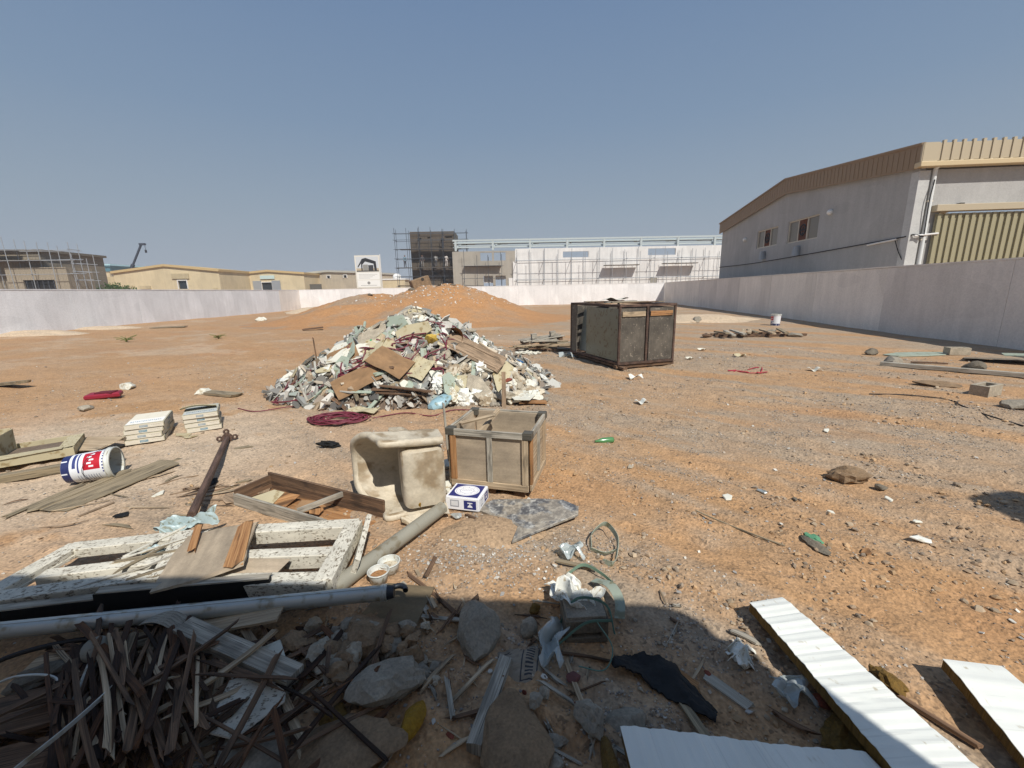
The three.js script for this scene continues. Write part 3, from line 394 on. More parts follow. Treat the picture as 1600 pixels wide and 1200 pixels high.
// ---------- low warehouses on the left ----------
function shed(label, pos, turn, W, D, eave, rise, wm, rm, o = {}) {
  const b = thing('shed', label, 'warehouse', pos, turn, 'sheds beyond the left wall'), rf = .35;
  const s = new THREE.Shape([[0, 0], [W, 0], [W, eave], [W / 2, eave + rise], [0, eave]].map(p => new THREE.Vector2(...p)));
  for (const [a, c, y0, y1] of (o.holes ?? [])) s.holes.push(new THREE.Path([[a, y0], [a, y1], [c, y1], [c, y0]].map(p => new THREE.Vector2(...p))));
  part('front_wall', metric(new THREE.ExtrudeGeometry(s, { depth: .25, bevelEnabled: false })), wm, b);
  part('side_walls', merge([box(.25, eave, D, .125, eave / 2, -D / 2, 2), box(.25, eave, D, W - .125, eave / 2, -D / 2, 2), box(W - .5, eave, .25, W / 2, eave / 2, -D + .12)]), wm, b);
  part('roof', merge([warp(beam([-.2, eave + .12, 0], [W / 2, eave + rise + .12, 0], 1, rf), v => { v.z = v.z > 0 ? .5 : -D - .2; }), warp(beam([W / 2, eave + rise + .12, 0], [W + .2, eave + .12, 0], 1, rf), v => { v.z = v.z > 0 ? .5 : -D - .2; })]), rm, b);
  for (const [a, c, y0, y1] of (o.holes ?? [])) { const f = part(o.door ? 'door' : 'window', box(c - a, y1 - y0, .06, (a + c) / 2, (y0 + y1) / 2, .08), bm.glass, b); part('frame', merge([box(c - a + .2, .12, .12, (a + c) / 2, y1 + .06, .3), box(.12, y1 - y0, .12, a - .05, (y0 + y1) / 2, .3, 1), box(.12, y1 - y0, .12, c + .05, (y0 + y1) / 2, .3, 1)]), bm.whiteP, f); }
  for (const [a, c, y0, y1, m, dz] of (o.blocks ?? [])) part('panel', box(c - a, y1 - y0, .15, (a + c) / 2, (y0 + y1) / 2, dz ?? .34), m, b);
  return b;
}
const shed1 = shed('cream shed with low pitched roof and a white framed window beyond left wall', [-63.2, 0, -70], .0, 16.8, 9, 5.55, .95, bm.cream, bm.roofB, { holes: [[10.1, 11.5, 2.9, 4.2]], blocks: [[9.3, 12, 4.5, 5.3, bm.creamD], [1.5, 2.8, 3, 3.6, bm.creamD], [4, 5.6, 3.0, 3.5, bm.creamD], [15.6, 16.2, 2.6, 3, bm.creamD]] });
shed1.children.forEach(c => { if (c.name === 'side_walls') { } });
solo('shed_annex', (() => { const g = box(9.5, 5.1, 6, 0, 2.55, 0); return g; })(), bm.creamD, 'lower cream wing sloping away left of the first cream shed', 'warehouse', [-67.4, 0, -73.4], [0, .5, 0]);
shed('yellowish shed with grey gate leaves and a dark doorway beyond the far wall', [-49.4, 0, -78], .02, 12.6, 16, 5.25, .55, bm.cream, bm.roofB, { door: 1, holes: [[5.0, 6.8, 1, 3.9]], blocks: [[3.5, 4.95, 1, 4.2, bm.scafW], [6.85, 8.3, 1, 4.2, bm.scafW], [4.9, 7.4, 4.5, 5.1, std(0xb9ccc9)]] });
shed('recessed cream shed between two gabled sheds with a small vent', [-53, 0, -82], 0, 6, 12, 5.3, .3, bm.creamD, bm.roofB, { holes: [[3, 3.7, 4.5, 5.1]] });
shed('long pale shed with small dark vents under a thin flat roof', [-41, 0, -86], -.3, 12.5, 14, 5.5, .35, std(0xcfc4ae, { map: T.plaster }), std(0xb9b7ac), { holes: [[2, 2.7, 4.6, 5.1], [6.2, 6.9, 4.6, 5.1], [10, 10.7, 4.6, 5.1]] });
solo('yard_fence', box(9.5, 3.5, .12, 0, 1.75, 0), std(0x8f8f8c, { map: T.conc }), 'grey sheet fence in front of the pale shed', 'fence', [-39.4, 0, -80], [0, -.03, 0]);
{ // far blue-roofed hall
  const b = thing('blue_hall', 'distant hall with pale blue roof edge behind the cream shed', 'building', [-117, 0, -121], .0);
  part('wall', box(22, 8.6, 10, 0, 4.3, 0), bm.cream, b); part('roof', merge([box(24, .35, 11, 0, 10, 0), box(23, 1.2, 10.4, 0, 9.2, 0)]), bm.blueD, b); part('roof_edge', box(24.2, .4, 11.2, 0, 10.3, 0), bm.blue, b);
}
{ // concrete frame building at the left edge
  const b = thing('concrete_building', 'grey unfinished concrete building with scaffold at the left edge', 'building', [-51.5, 0, -45], .12);
  part('rear_block', box(9, 6.5, 8, -1.6, 3.25, -4.6), std(0xc9c2b6, { map: T.conc }), b);
  part('roof_slab', merge([box(9.6, .25, 8.4, -1.6, 6.62, -4.6), box(9.4, .18, .6, -1.5, 5.6, -.5)]), std(0xa8a298, { map: T.conc }), b);
  const s = new THREE.Shape([[0, 0], [5.6, 0], [5.6, 4.9], [0, 4.9]].map(p => new THREE.Vector2(...p))); s.holes.push(new THREE.Path([[1.4, 2.3], [1.4, 3.65], [4.3, 3.65], [4.3, 2.3]].map(p => new THREE.Vector2(...p))));
  part('front_block', merge([metric(new THREE.ExtrudeGeometry(s, { depth: .25, bevelEnabled: false })), box(.25, 4.9, 3, 5.45, 2.45, -1.5, 2)]), std(0xdcd5c9, { map: T.conc }), b);
  const win = part('window', box(2.9, 1.35, .05, 2.85, 2.97, .05), bm.dark, b); for (let i = 0; i < 6; i++) part('bar', box(.06, 1.35, .05, 1.6 + i * .5, 2.97, .12, 1), bm.scaf, win);
  scaffold('scaffold poles rising over the grey concrete building at left', [-56, 0, -43.6], .12, 6, 1.9, [4.2, 5.6, 6.6], 1.1, 7.4, bm.scafW, [[0, 8, 5.5], [0, 6, 6.5]]);
  scaffold('small free standing scaffold bay right of the concrete building', [-45, 0, -45.5], .12, 1, 1.2, [3.6, 4.4, 5.2], .9, 6.0, bm.scafW);
}
{ // mobile crane boom
  const c = thing('mobile_crane', 'dark telescopic crane boom rising behind the cream shed', 'crane', [-92, 0, -104]);
  part('carrier', merge([rbox(9, 1.3, 2.6, .1, 0, 1.3, 0), rbox(2.4, 1.6, 2.4, .15, -2.6, 2.6, 0)]), std(0xb9862c), c); for (const x of [-3.2, -1.4, 1.6, 3.2]) part('wheel', mv(new THREE.CylinderGeometry(.65, .65, 2.7, 18).toNonIndexed(), x, .65, 0, Math.PI / 2, 0, 0), bm.dark, c);
  const bo = part('boom', merge([beam([-1, 3, 0], [3, 9.4, 0], .55, .55), beam([3, 9.4, 0], [5.7, 13.7, 0], .32, .32)]), std(0x2f3440), c); part('boom_head', rbox(1.3, .45, .6, .05, 6.1, 13.9, 0), std(0x2f3440), bo); part('hook_line', merge([bar([6.6, 13.8, 0], [6.6, 12.6, 0], .05, 5), rbox(.4, .7, .3, .1, 6.6, 12.3, 0)]), bm.dark, bo);
}
{ const b = thing('water_tank_house', 'small cream building with white domed roof tank left of the tower', 'building', [-21.5, 0, -82]); part('wall', box(4.4, 4.1, 4, 0, 2.05, 0), bm.cream, b); part('parapet', box(4.6, .25, 4.2, .05, 4.1, 0), bm.whiteP, b); part('roof_tank', mv(metric(new THREE.LatheGeometry([[0, .95], [.35, .9], [.7, .65], [.75, .3], [.72, 0]].map(p => new THREE.Vector2(...p)), 20)), .4, 4.22, .5), bm.whiteP, b); }
// cars parked beyond the far wall: only roofs show above it
function car(label, x, z, m, turn) {
  const c = thing('parked_car', label, 'car', [x, 0, z], turn, 'cars parked beyond the far wall');
  const s = new THREE.Shape(); s.moveTo(-2.2, .45); s.lineTo(2.2, .45); s.quadraticCurveTo(2.3, .95, 1.9, 1.05); s.lineTo(1.25, 1.12); s.quadraticCurveTo(.8, 1.75, .3, 1.8); s.lineTo(-.9, 1.8); s.quadraticCurveTo(-1.6, 1.75, -1.9, 1.15); s.lineTo(-2.25, 1.05); s.lineTo(-2.2, .45);
  part('body', metric(new THREE.ExtrudeGeometry(s, { depth: 1.6, bevelEnabled: true, bevelSize: .06, bevelThickness: .08, bevelSegments: 2 })), m, c); part('side_window', box(2.2, .45, 1.8, -.35, 1.45, .8), bm.glass, c);
  for (const wx of [-1.4, 1.4]) part('wheel', mv(new THREE.CylinderGeometry(.36, .36, 1.8, 18).toNonIndexed(), wx, .36, .8, Math.PI / 2, 0, 0), bm.dark, c); c.scale.setScalar(1.18);
}
car('dark car roof showing over the left wall below the cream shed', -45, -66, std(0x2a2c30, { roughness: .3 }), 0); car('white car showing over the left wall under the framed window', -52.6, -66, std(0xdadada, { roughness: .3 }), 0); car('grey car beside the gate leaves of the yellowish shed', -39.5, -75.5, std(0x9fa3a6, { roughness: .3 }), .4);
// shrub by the concrete building
{
  const t = thing('shrub', 'dark green shrub between the concrete building and the cream shed', 'shrub', [-47.6, 0, -52]);
  part('trunk', merge([bar([0, 0, 0], [.1, 2, 0], .09, 6, .05), bar([.1, 1.2, 0], [.8, 2.6, .2], .05, 5, .02), bar([.1, 1.4, 0], [-.7, 2.7, 0], .05, 5, .02)]), M.woodD, t);
  const L = []; for (let i = 0; i < 1500; i++) { const a = rr(0, 6.3), q = Math.cbrt(rnd()), cl = pick([[-.9, 2.6], [.2, 2.9], [1.1, 2.6], [.1, 2.2], [2, 2.4]]), s = rr(.1, .2), g = new THREE.PlaneGeometry(s, s * .55); L.push(mv(g.toNonIndexed(), cl[0] + Math.cos(a) * q * .75, cl[1] + rr(-.65, .65) * q, Math.sin(a) * q * .7, rr(-2, 2), rr(0, 6), rr(-2, 2))); }
  part('crown', merge(L), std(0x4c6330, { side: THREE.DoubleSide }), t);
}
// ---------- unseen stand-ins added behind and beside the camera to throw the foreground shade ----------
{
  const c = thing('shade_caster_cabin', 'plain unseen cabin added just behind the viewpoint to cast the foreground shade', 'cabin', [0, 0, .25], -.07);
  part('body', mv(metric(new RoundedBoxGeometry(8.4, 3.75, 3, 5, .3)), -1.85, 1.775, 1.75), bm.whiteP, c);  // added shade caster; white walls chosen to bounce light into the shade
  part('door', rbox(.9, 2, .06, .01, -1.9, 1.05, .24), bm.scafW, c); const w = part('window', rbox(1.1, .9, .06, .01, .2, 1.6, .24), bm.fr, c); part('pane', box(1, .8, .02, .2, 1.6, .205), bm.glass, w);
  const f = thing('shadow_caster_post', 'unseen lamp shape on a post added right of the viewpoint to cast a shadow', 'shadow caster', [5.65, 0, -.3]);
  part('post', bar([0, 0, 0], [0, 3.4, 0], .05, 10), bm.scafW, f); part('shadow_caster_head', mv(metric(new RoundedBoxGeometry(.75, .2, .45, 3, .09)), -.5, 3.38, 0, 0, 0, .25), bm.scaf, f); part('arm', bar([0, 3.3, 0], [-.5, 3.36, 0], .035, 8), bm.scafW, f);  // unlit post and head, added only for the small shadow at right
}
// ================= objects in the yard =================
const on = (x, z, dy = 0) => [x, gh(x, z) + dy, z];
const yawOf = (dx, dz) => Math.atan2(-dz, dx);
// a mesh whose local x axis runs from a to b
function lay(name, label, category, geo, m, a, b, group, roll = 0) {
  const A = V3(a), B = V3(b), d = B.clone().sub(A), o = solo(name, geo(d.length()), m, label, category, A.clone().add(B).multiplyScalar(.5).toArray(), [0, 0, 0], group);
  o.rotation.order = 'YZX'; o.rotation.set(roll, yawOf(d.x, d.z), Math.asin(d.y / d.length())); return o;
}
const C01 = (pts, r, n, k) => tube(pts, r, n, k);

// ---------- big framed crate holding glass, middle of the yard ----------
{
  const c = thing('glass_crate', 'large dark steel framed crate with plywood doors and glass sheets inside', 'crate', on(2.5, -9.86), .31);
  const W = 1.33, D = 2.2, H = 1.3, e = .045;
  const post = (x, z) => part('corner_post', rbox(e, H - .1, e, .004, x, H / 2 + .02, z, 1), M.rust, c);
  for (const x of [-W / 2, W / 2]) for (const z of [-D / 2, D / 2]) post(x, z); part('centre_post', rbox(.05, H - .1, .05, .004, -.02, H / 2 + .02, D / 2 + .006, 1), M.rust, c);
  for (const y of [.1, H - .02]) { for (const z of [-D / 2, D / 2]) part('rail', rbox(W + .04, .05, .05, .004, 0, y, z + (z > 0 ? .004 : 0)), M.rust, c); for (const x of [-W / 2, W / 2]) part('rail', rbox(.05, .05, D - .05, .004, x, y, 0, 2), M.rust, c); }
  part('skid', rbox(W + .1, .07, .1, .01, 0, .035, D / 2 - .05), M.woodD, c); part('skid', rbox(W + .1, .07, .1, .01, 0, .035, -D / 2 + .1), M.woodD, c); part('skid', rbox(.1, .05, D + .2, .01, -W / 2 + .05, .027, .1, 2), M.woodD, c);
  for (const s of [-1, 1]) { const p = part('door_panel', rbox(W / 2 - .07, H - .2, .018, .003, s * W / 4 + (s < 0 ? -.02 : .01), H / 2 + .03, D / 2 - .005), M.film, c); part('batten', rbox(W / 2 - .12, .1, .02, .004, s * W / 4 - .01, H - .19, D / 2 + .018), s < 0 ? M.wood : M.woodO, p); }
  part('side_panel', rbox(.018, H - .2, D - .08, .003, W / 2 - .02, H / 2 + .03, 0, 2), M.film, c); part('back_panel', rbox(W - .08, H - .2, .018, .003, 0, H / 2 + .03, -D / 2, 0), M.film, c); part('floor', rbox(W - .06, .02, D - .06, .003, 0, .13, 0), M.woodD, c);
  part('side_board', rbox(.02, H - .12, .28, .004, -W / 2 - .004, H / 2 + .03, -D / 2 + .17, 1), M.film, c);
  // glass and board sheets leaning inside the open left side
  const gl = new THREE.MeshPhysicalMaterial({ color: 0xaab4ae, roughness: .15, transmission: .45, thickness: 0 });
  for (const [z, w, h, m, a] of [[.55, .85, .98, gl, .16], [-.2, .8, 1.04, gl, .2], [.1, 1.3, .86, std(0x8f9690, { map: T.white, roughness: .4 }), .26], [.35, .75, .72, M.cardL, .3], [-.55, .7, 1.0, gl, .14]]) part('glass_sheet', mv(rbox(.01, h, w, .003, 0, h / 2, 0, 1), -W / 2 + .08 + a * .25, .15, z, 0, 0, -a), m, c);
  part('side_pane', rbox(.008, H - .22, D * .62, .002, -W / 2 + .012, H / 2 + .03, D * .16, 2), new THREE.MeshPhysicalMaterial({ color: 0x9aa69e, roughness: .22, transmission: .35, thickness: 0, map: T.white }), c);
  for (let i = 0; i < 9; i++) part('top_slat', mv(plank(rr(.8, 1.25), rr(.06, .12), .018, { bend: rr(-.02, .02) }), rr(-.1, .1), H + .02 + i * .002, -D / 2 + .2 + i * .22, 0, rr(-.3, .3), rr(-.02, .02)), pick([M.wood, M.woodG, M.woodD, M.woodL]), c);
  part('paper_scrap', sheet((u, v) => [(u - .5) * .6, .03 * Math.sin(u * 9) + .04 * v, (v - .5) * .3], 12, 6, .002), M.chalk, c).position.set(.15, H + .05, -.45);
}
// ---------- wooden box crate, foreground ----------
{
  const c = thing('box_crate', 'open grey plywood box crate with timber frame beside the armchair', 'crate', on(-.12, -3.5, -.005), -.27);
  const W = .66, D = .58, H = .57, b = .07;
  const side = (w, turn, x, z, nm, orange) => {
    const p = part(nm, mv(rbox(w - .03, H - b - .03, .012, .002, 0, b + (H - b) / 2, 0), x, 0, z, 0, turn, 0), orange ? M.wood : M.ply, c);
    const fr = (g, k, m = M.woodG) => part(k, mv(g, x, 0, z, 0, turn, 0), m, p);
    fr(rbox(w, .055, .022, .004, 0, H - .03, .017), 'top_rail'); fr(rbox(w, .055, .022, .004, 0, b + .03, .017), 'bottom_rail', M.wood);
    for (const s of [-1, 1]) fr(rbox(.05, H - b - .115, .022, .004, s * (w / 2 - .026), b + (H - b) / 2, .0165, 1), 'stile', s < 0 ? M.woodO : M.wood); fr(rbox(.045, H - b - .115, .02, .004, .01, b + (H - b) / 2, .0155, 1), 'stile');
  };
  side(W, 0, 0, D / 2, 'front_panel'); side(D, Math.PI / 2, W / 2, 0, 'side_panel', true); side(D, -Math.PI / 2, -W / 2, 0, 'side_panel'); side(W, Math.PI, 0, -D / 2, 'back_panel');
  for (const [x, z] of [[-1, -1], [1, -1], [-1, 1], [1, 1]]) { part('corner_plate', mv(rbox(.075, .06, .075, .004, x * (W / 2 - .005), H - .03, z * (D / 2 - .005)), 0, .004, 0), std(0x8a8a88, { map: T.woodG, roughness: .6 }), c); }
  for (const x of [-.24, .0, .24]) part('foot', rbox(.09, b, D - .02, .005, x, b / 2, 0, 2), M.woodD, c); part('floor', rbox(W - .04, .015, D - .04, .002, 0, b + .008, 0), M.ply, c);
  part('loose_batten', merge([mv(plank(.42, .04, .02), -.13, .5, .0, 0, 1.1, .55), mv(plank(.3, .035, .015), -.17, .58, .06, .3, .4, .1)]), M.wood, c);
  lay('stick', 'thin stick poking up at the back of the box crate', 'stick', L => plank(L, .02, .012), M.woodG, [-.62, .02, -3.82], [-.66, .62, -3.9]);
}
// ---------- tub armchair lying on its side ----------
{
  const a = thing('tub_armchair', 'dirty beige tub armchair tipped over with torn seat', 'armchair', on(-.87, -2.98, .0), .33);
  // chair frame: up to the left, right side up, front to the viewer
  const R = .285, arm = .17, arc = R * Math.PI / 2, half = arc + arm, at = (r, f, u) => [.32 - u, .325 + r, f];
  const rimH = s => mix(.63, .43, sm(.25, .95, Math.abs(s)));
  const wallP = (s, t, inn = 0) => { const l = s * half, q = (R - inn) * (1 + .07 * t), e = Math.abs(l), g = Math.sign(l); let r, f; if (e < arc) { const th = l / R; r = q * Math.sin(th); f = -q * Math.cos(th); } else { r = g * q; f = e - arc; } const n = .014 * fbm(s * 4, t * 4, 2, 3); return at(r + n, f * (1 - .04 * t) + n - .05 * t * (e < arc ? 1 : .3), t * rimH(s)); };
  part('shell', sheet((u, v) => wallP(u * 2 - 1, v), 60, 16, .045, [1.2, .6]), M.stain, a);
  const rim = []; for (let i = 0; i <= 24; i++) rim.push(wallP(i / 12 - 1, 1, .02)); part('rolled_edge', merge([tube([wallP(-1, 0, .02), wallP(-1, .3, .02), wallP(-1, .7, .02), ...rim, wallP(1, .7, .02), wallP(1, .3, .02), wallP(1, 0, .02)], .03, 120, 10)].map(g => metric(g))), M.stain, a);
  const cs = new THREE.Shape(); cs.moveTo(-.165, .15); cs.lineTo(-.175, 0); cs.absarc(0, 0, .175, Math.PI, 2 * Math.PI, false); cs.lineTo(.165, .15); cs.quadraticCurveTo(0, .175, -.165, .15);
  const q = new THREE.ExtrudeGeometry(cs, { depth: .2, steps: 8, curveSegments: 20, bevelEnabled: true, bevelSize: .05, bevelThickness: .055, bevelSegments: 6 });
  { const p = q.attributes.position; for (let i = 0; i < p.count; i++) { const x = p.getX(i), y = p.getY(i), z = p.getZ(i), n = .016 * fbm(x * 7, y * 7, z * 7, 3), w = at(x + n, y + .02 + n, z + .055); p.setXYZ(i, ...w); } q.computeVertexNormals(); }
  const cu = part('seat_cushion', metric(toCreasedNormals(q, .8)), M.stain, a);
  part('piping', tube([[.2, .12, .212], [.195, .25, .226], [.19, .4, .224], [.2, .5, .2]], .004, 24, 5), M.stain, cu);
  part('exposed_foam', mv(chunk(.07, .09, .05, { det: 2 }), .12, .14, .2), M.foam, cu);
  part('torn_cover', sheet((u, v) => [.32 - u * .34, .085 + .035 * Math.sin(u * 7) * v - .03 * v - .03 * u, .16 + .12 * v + .02 * Math.sin(u * 11)], 20, 8, .004), M.stain, a);
}
// ---------- tile boxes ----------
const boxPrint = (hue, seed) => canvasTex(256, 64, (c, w, h) => { c.fillStyle = '#cfc8b8'; c.fillRect(0, 0, w, h); const r = rng(seed); c.globalAlpha = .25; for (let i = 0; i < 60; i++) { c.fillStyle = r() < .5 ? '#a89c86' : '#e6e2d8'; c.fillRect(r() * w, r() * h, 4 + r() * 40, 1 + r() * 7); } c.globalAlpha = .8; c.fillStyle = hue; c.fillRect(96, 12, 56, 38); c.fillStyle = '#d5d3ca'; for (let i = 0; i < 3; i++) c.fillRect(102, 19 + i * 9, 44 - i * 9, 3); c.globalAlpha = 1; c.fillStyle = '#8f8a7e'; for (let i = 0; i < 6; i++) c.fillRect(176 + i * 11, 20, 6, 5); });
const topPrint = canvasTex(256, 256, (c, w, h) => { c.fillStyle = '#ddd6c4'; c.fillRect(0, 0, w, h); c.fillStyle = '#e9e6de'; c.fillRect(0, 150, w, 106); c.fillStyle = '#8fa3b4'; for (let i = 0; i < 15; i++) c.fillRect(20 + i * 14.5, 188, 9, 26 - (i % 3) * 5); const r = rng(4); c.globalAlpha = .2; for (let i = 0; i < 80; i++) { c.fillStyle = '#a08f70'; c.fillRect(r() * w, r() * h, 3 + r() * 26, 2 + r() * 5); } });
{
  const pm = [std(0xffffff, { map: boxPrint('#5c7f92', 3) }), std(0xffffff, { map: boxPrint('#7f8f98', 9) })], tm = std(0xffffff, { map: topPrint }), tm2 = std(0xc9d0d4, { map: topPrint });
  const make = (x, z, yaw, n, W, D, names) => { for (let i = 0; i < n; i++) {
    const y = i * .057, b = thing('tile_box', names[i], 'carton', on(x + rr(-.012, .012), z + rr(-.012, .012), y), yaw + rr(-.05, .05), 'cartons of tiles stacked on the sand');
    const g = new RoundedBoxGeometry(W, .055, D, 2, .006); warp(g, v => { v.y += .006 * fbm(v.x * 9, v.z * 9, i + x, 2); v.x += .006 * fbm(v.y * 30, v.z * 7, i, 2); }); part('carton', mv(metric(g), 0, .028, 0), std(0xd6cdb9, { map: T.white }), b);
    part('end_print', mv(new THREE.PlaneGeometry(W * .96, .046), 0, .028, D / 2 + .0045), pm[i % 2], b); part('side_print', mv(new THREE.PlaneGeometry(D * .94, .044), W / 2 + .0045, .028, 0, 0, Math.PI / 2, 0), pm[1], b);
    if (i === n - 1) part('lid_print', mv(new THREE.PlaneGeometry(W * .94, D * .94, 1, 1), 0, .0585, 0, -Math.PI / 2, 0, 0), x < -4.2 ? tm : tm2, b);
  } };
  const nm = (s, t) => ['bottom', 'second lowest', 'second highest', 'top'].map((k, i) => `${k} tile carton of the ${s} stack${i === 3 ? t : ''}`);
  make(-4.36, -4.87, yawOf(.29, -.13) + .05, 4, .36, .56, nm('left', ' with tan lid')); make(-3.98, -5.22, yawOf(.203, -.22) - .25, 4, .36, .5, nm('right', ' with torn cover'));
  lay('torn_cardboard', 'torn cardboard lid lying on the right tile stack', 'cardboard', L => sheet((u, v) => [(u - .5) * L, .02 * Math.sin(u * 4) + .05 * v * v, (v - .5) * .2], 10, 6, .005), M.cardL, on(-4.15, -5.1, .24), on(-3.85, -5.32, .245));
  for (const [x, z, s] of [[-3.98, -4.86, .12], [-3.85, -4.8, .08], [-4.5, -4.55, .1]]) solo('carton_scrap', slab(ragged(6, s, s * .5, .3), .006), M.cardL, 'flat scrap of carton at the foot of the tile stacks', 'cardboard', on(x, z, .008), [rr(-.05, .05), rr(0, 3), 0], 'carton scraps by the tile stacks');
}
// ---------- paint bucket lying down ----------
const bucketPrint = canvasTex(512, 256, (c, w, h) => { c.fillStyle = '#dfe2e6'; c.fillRect(0, 0, w, h); c.fillStyle = '#27305f'; c.fillRect(0, 212, w, 44); c.fillStyle = '#dfe2e6'; for (let i = 0; i < 7; i++) c.fillRect(i * 76, 224, 8, 32); c.fillStyle = '#b51a2c'; for (const x of [40, 296]) { c.fillRect(x, 46, 108, 92); } c.fillStyle = '#dfe2e6'; for (const x of [40, 296]) { for (let i = 0; i < 5; i++) c.fillRect(x + 12 + i * 18, 80 + (i % 2) * 12, 10, 26); } c.fillStyle = '#39427a'; for (const x of [40, 296]) { c.fillRect(x - 10, 160, 130, 9); c.fillRect(x - 10, 178, 100, 18); for (let i = 0; i < 9; i++) c.fillRect(x - 14 + i * 17, 22, 9, 14); } c.fillStyle = '#8c93a6'; for (let i = 0; i < 9; i++) c.fillRect(176, 60 + i * 14, 90, 4); });
bucketPrint.wrapS = THREE.RepeatWrapping; bucketPrint.offset.x = .3;
function bucket(name, label, s, pos, rot) {
  const b = thing(name, label, 'bucket', pos); b.rotation.set(rot[0], rot[1], rot[2], 'YXZ');
  const m = std(0xffffff, { map: bucketPrint, roughness: .4 }); part('body', new THREE.LatheGeometry([[.125, .004], [.142, .345]].map(p => new THREE.Vector2(p[0] * s, p[1] * s)), 40), m, b); part('lining', new THREE.LatheGeometry([[0, 0], [.12, 0], [.125, .004], [.1245, .012], [.138, .35], [.134, .35], [.12, .014], [0, .014]].map(p => new THREE.Vector2(p[0] * s, p[1] * s)), 40), M.plastic, b);
  part('rim', new THREE.LatheGeometry([[.141, .31], [.151, .312], [.151, .318], [.144, .322], [.144, .342], [.15, .345], [.15, .354], [.138, .354]].map(p => new THREE.Vector2(p[0] * s, p[1] * s)), 40), M.plastic, b);
  part('handle', tube([[.15 * s, .315 * s, 0], [.13 * s, .22 * s, .1 * s], [0, .16 * s, .152 * s], [-.13 * s, .22 * s, .1 * s], [-.15 * s, .315 * s, 0]], .0025, 24, 5), M.steel, b); return b;
}
bucket('paint_bucket', 'white and blue paint bucket with red patch lying on its side', 1, on(-4.07, -3.62, .135), [0, yawOf(.3, -.12), -1.53]);
bucket('paint_bucket', 'small upright white and red bucket beside the right wall', 1.35, on(11.15, -17.9, 0), [0, 2.2, 0]);
// ---------- left edge: cartons, timber, plywood ----------
lay('timber_beam', 'long pale timber beam at the left edge under the cardboard tray', 'timber', L => plank(L, .09, .07, { n: 12 }), M.woodL, on(-5.4, -3.28, .04), on(-4.05, -4.12, .04));
{
  const t = thing('cardboard_tray', 'flattened open carton tray with grey tile inside at left edge', 'carton', on(-5.0, -4.22, .03), yawOf(.45, -.33));
  part('bottom', rbox(.62, .012, .56, .003, 0, .02, 0), M.cardL, t); part('tile', rbox(.46, .02, .4, .004, .0, .055, -.02), std(0xa8988c, { map: T.conc }), t);
  for (const [w, d, x, z] of [[.62, .012, 0, .28], [.62, .012, 0, -.28], [.012, .54, .305, 0], [.012, .54, -.305, 0]]) part('side', rbox(w, .09, d, .003, x, .06, z), M.cardL, t);
  part('flap', mv(sheet((u, v) => [(u - .5) * .5, .02 * u * v, v * .14], 6, 4, .004), -.02, .105, .16, .05, 0, 0), M.cardL, t); part('flap', mv(sheet((u, v) => [(u - .5) * .13, .01, (v - .5) * .5], 4, 6, .004), .25, .1, 0, 0, 0, .1), M.cardL, t);
  const k = thing('cardboard_carton', 'upright grey brown carton cut by the left photo edge', 'carton', on(-5.45, -4.0), .5); for (const [w, d, x, z] of [[.5, .012, 0, .2], [.5, .012, 0, -.2], [.012, .39, .25, 0], [.012, .39, -.25, 0]]) part('side', mv(rbox(w, .3, d, .003, 0, .15, 0), x, 0, z, rr(-.08, .08), 0, rr(-.08, .08)), M.cardL, k); part('bottom', rbox(.48, .01, .38, .002, 0, .01, 0), M.card, k);
}
lay('plywood_sheet', 'thin delaminated plywood sheet lying beyond the fallen bucket', 'plywood', L => merge([plank(L, .3, .008, { ragged: .05, n: 14 }), mv(plank(L * .8, .1, .006, { ragged: .04 }), -.15, .008, -.17, .02, .05, 0), mv(plank(L * .6, .06, .006, { ragged: .05 }), -.35, .004, -.26, 0, .12, 0)]), M.woodL, on(-3.72, -3.1, .02), on(-3.45, -4.0, .025));
lay('plywood_offcut', 'ribbed plywood offcut propped behind the fallen bucket', 'plywood', L => plank(L, .32, .01, { ragged: .02 }), M.wood, on(-4.95, -4.5, .07), on(-4.38, -4.38, .12), null, .14);
lay('plywood_offcut', 'pale plywood strip lying behind the propped ribbed offcut', 'plywood', L => plank(L, .1, .01, { ragged: .03 }), M.woodL, on(-5.2, -4.75, .02), on(-4.45, -4.8, .03));
lay('board', 'thin split board lying right of the tile stacks', 'board', L => plank(L, .07, .008, { ragged: .05 }), M.woodL, on(-3.55, -4.15, .01), on(-2.95, -4.5, .015));
for (const [x, z, s, m, lb] of [[-4.35, -4.35, .09, M.chalk, 'pale tile shard beside the left tile stack'], [-3.05, -3.35, .05, M.chalk, 'small white foam scrap in front of the plywood sheet'], [-2.72, -3.55, .07, M.rubber, 'small black square scrap left of the steel pole'], [-3.05, -3.0, .06, M.black, 'small dark crumpled scrap among splinters on the sand']]) solo('scrap', slab(ragged(5, s, s * .7, .25), .012), m, lb, 'scrap', on(x, z, .005), [.1, rr(0, 3), .1]);
for (let i = 0; i < 34; i++) { const x = rr(-4.6, -2.3), z = rr(-3.7, -2.65), a = rr(-.3, 1.1), L = rr(.08, .38); lay('splinter', 'thin wood splinter lying on the sand in front of the bucket', 'splinter', l => plank(l, rr(.008, .03), .005, { ragged: .06, sag: rr(-.01, .01) }), pick([M.wood, M.woodL, M.woodD, M.pink]), on(x, z, .006), on(x + L * Math.cos(a), z - L * Math.sin(a), .012), 'wood splinters on the sand at left'); }
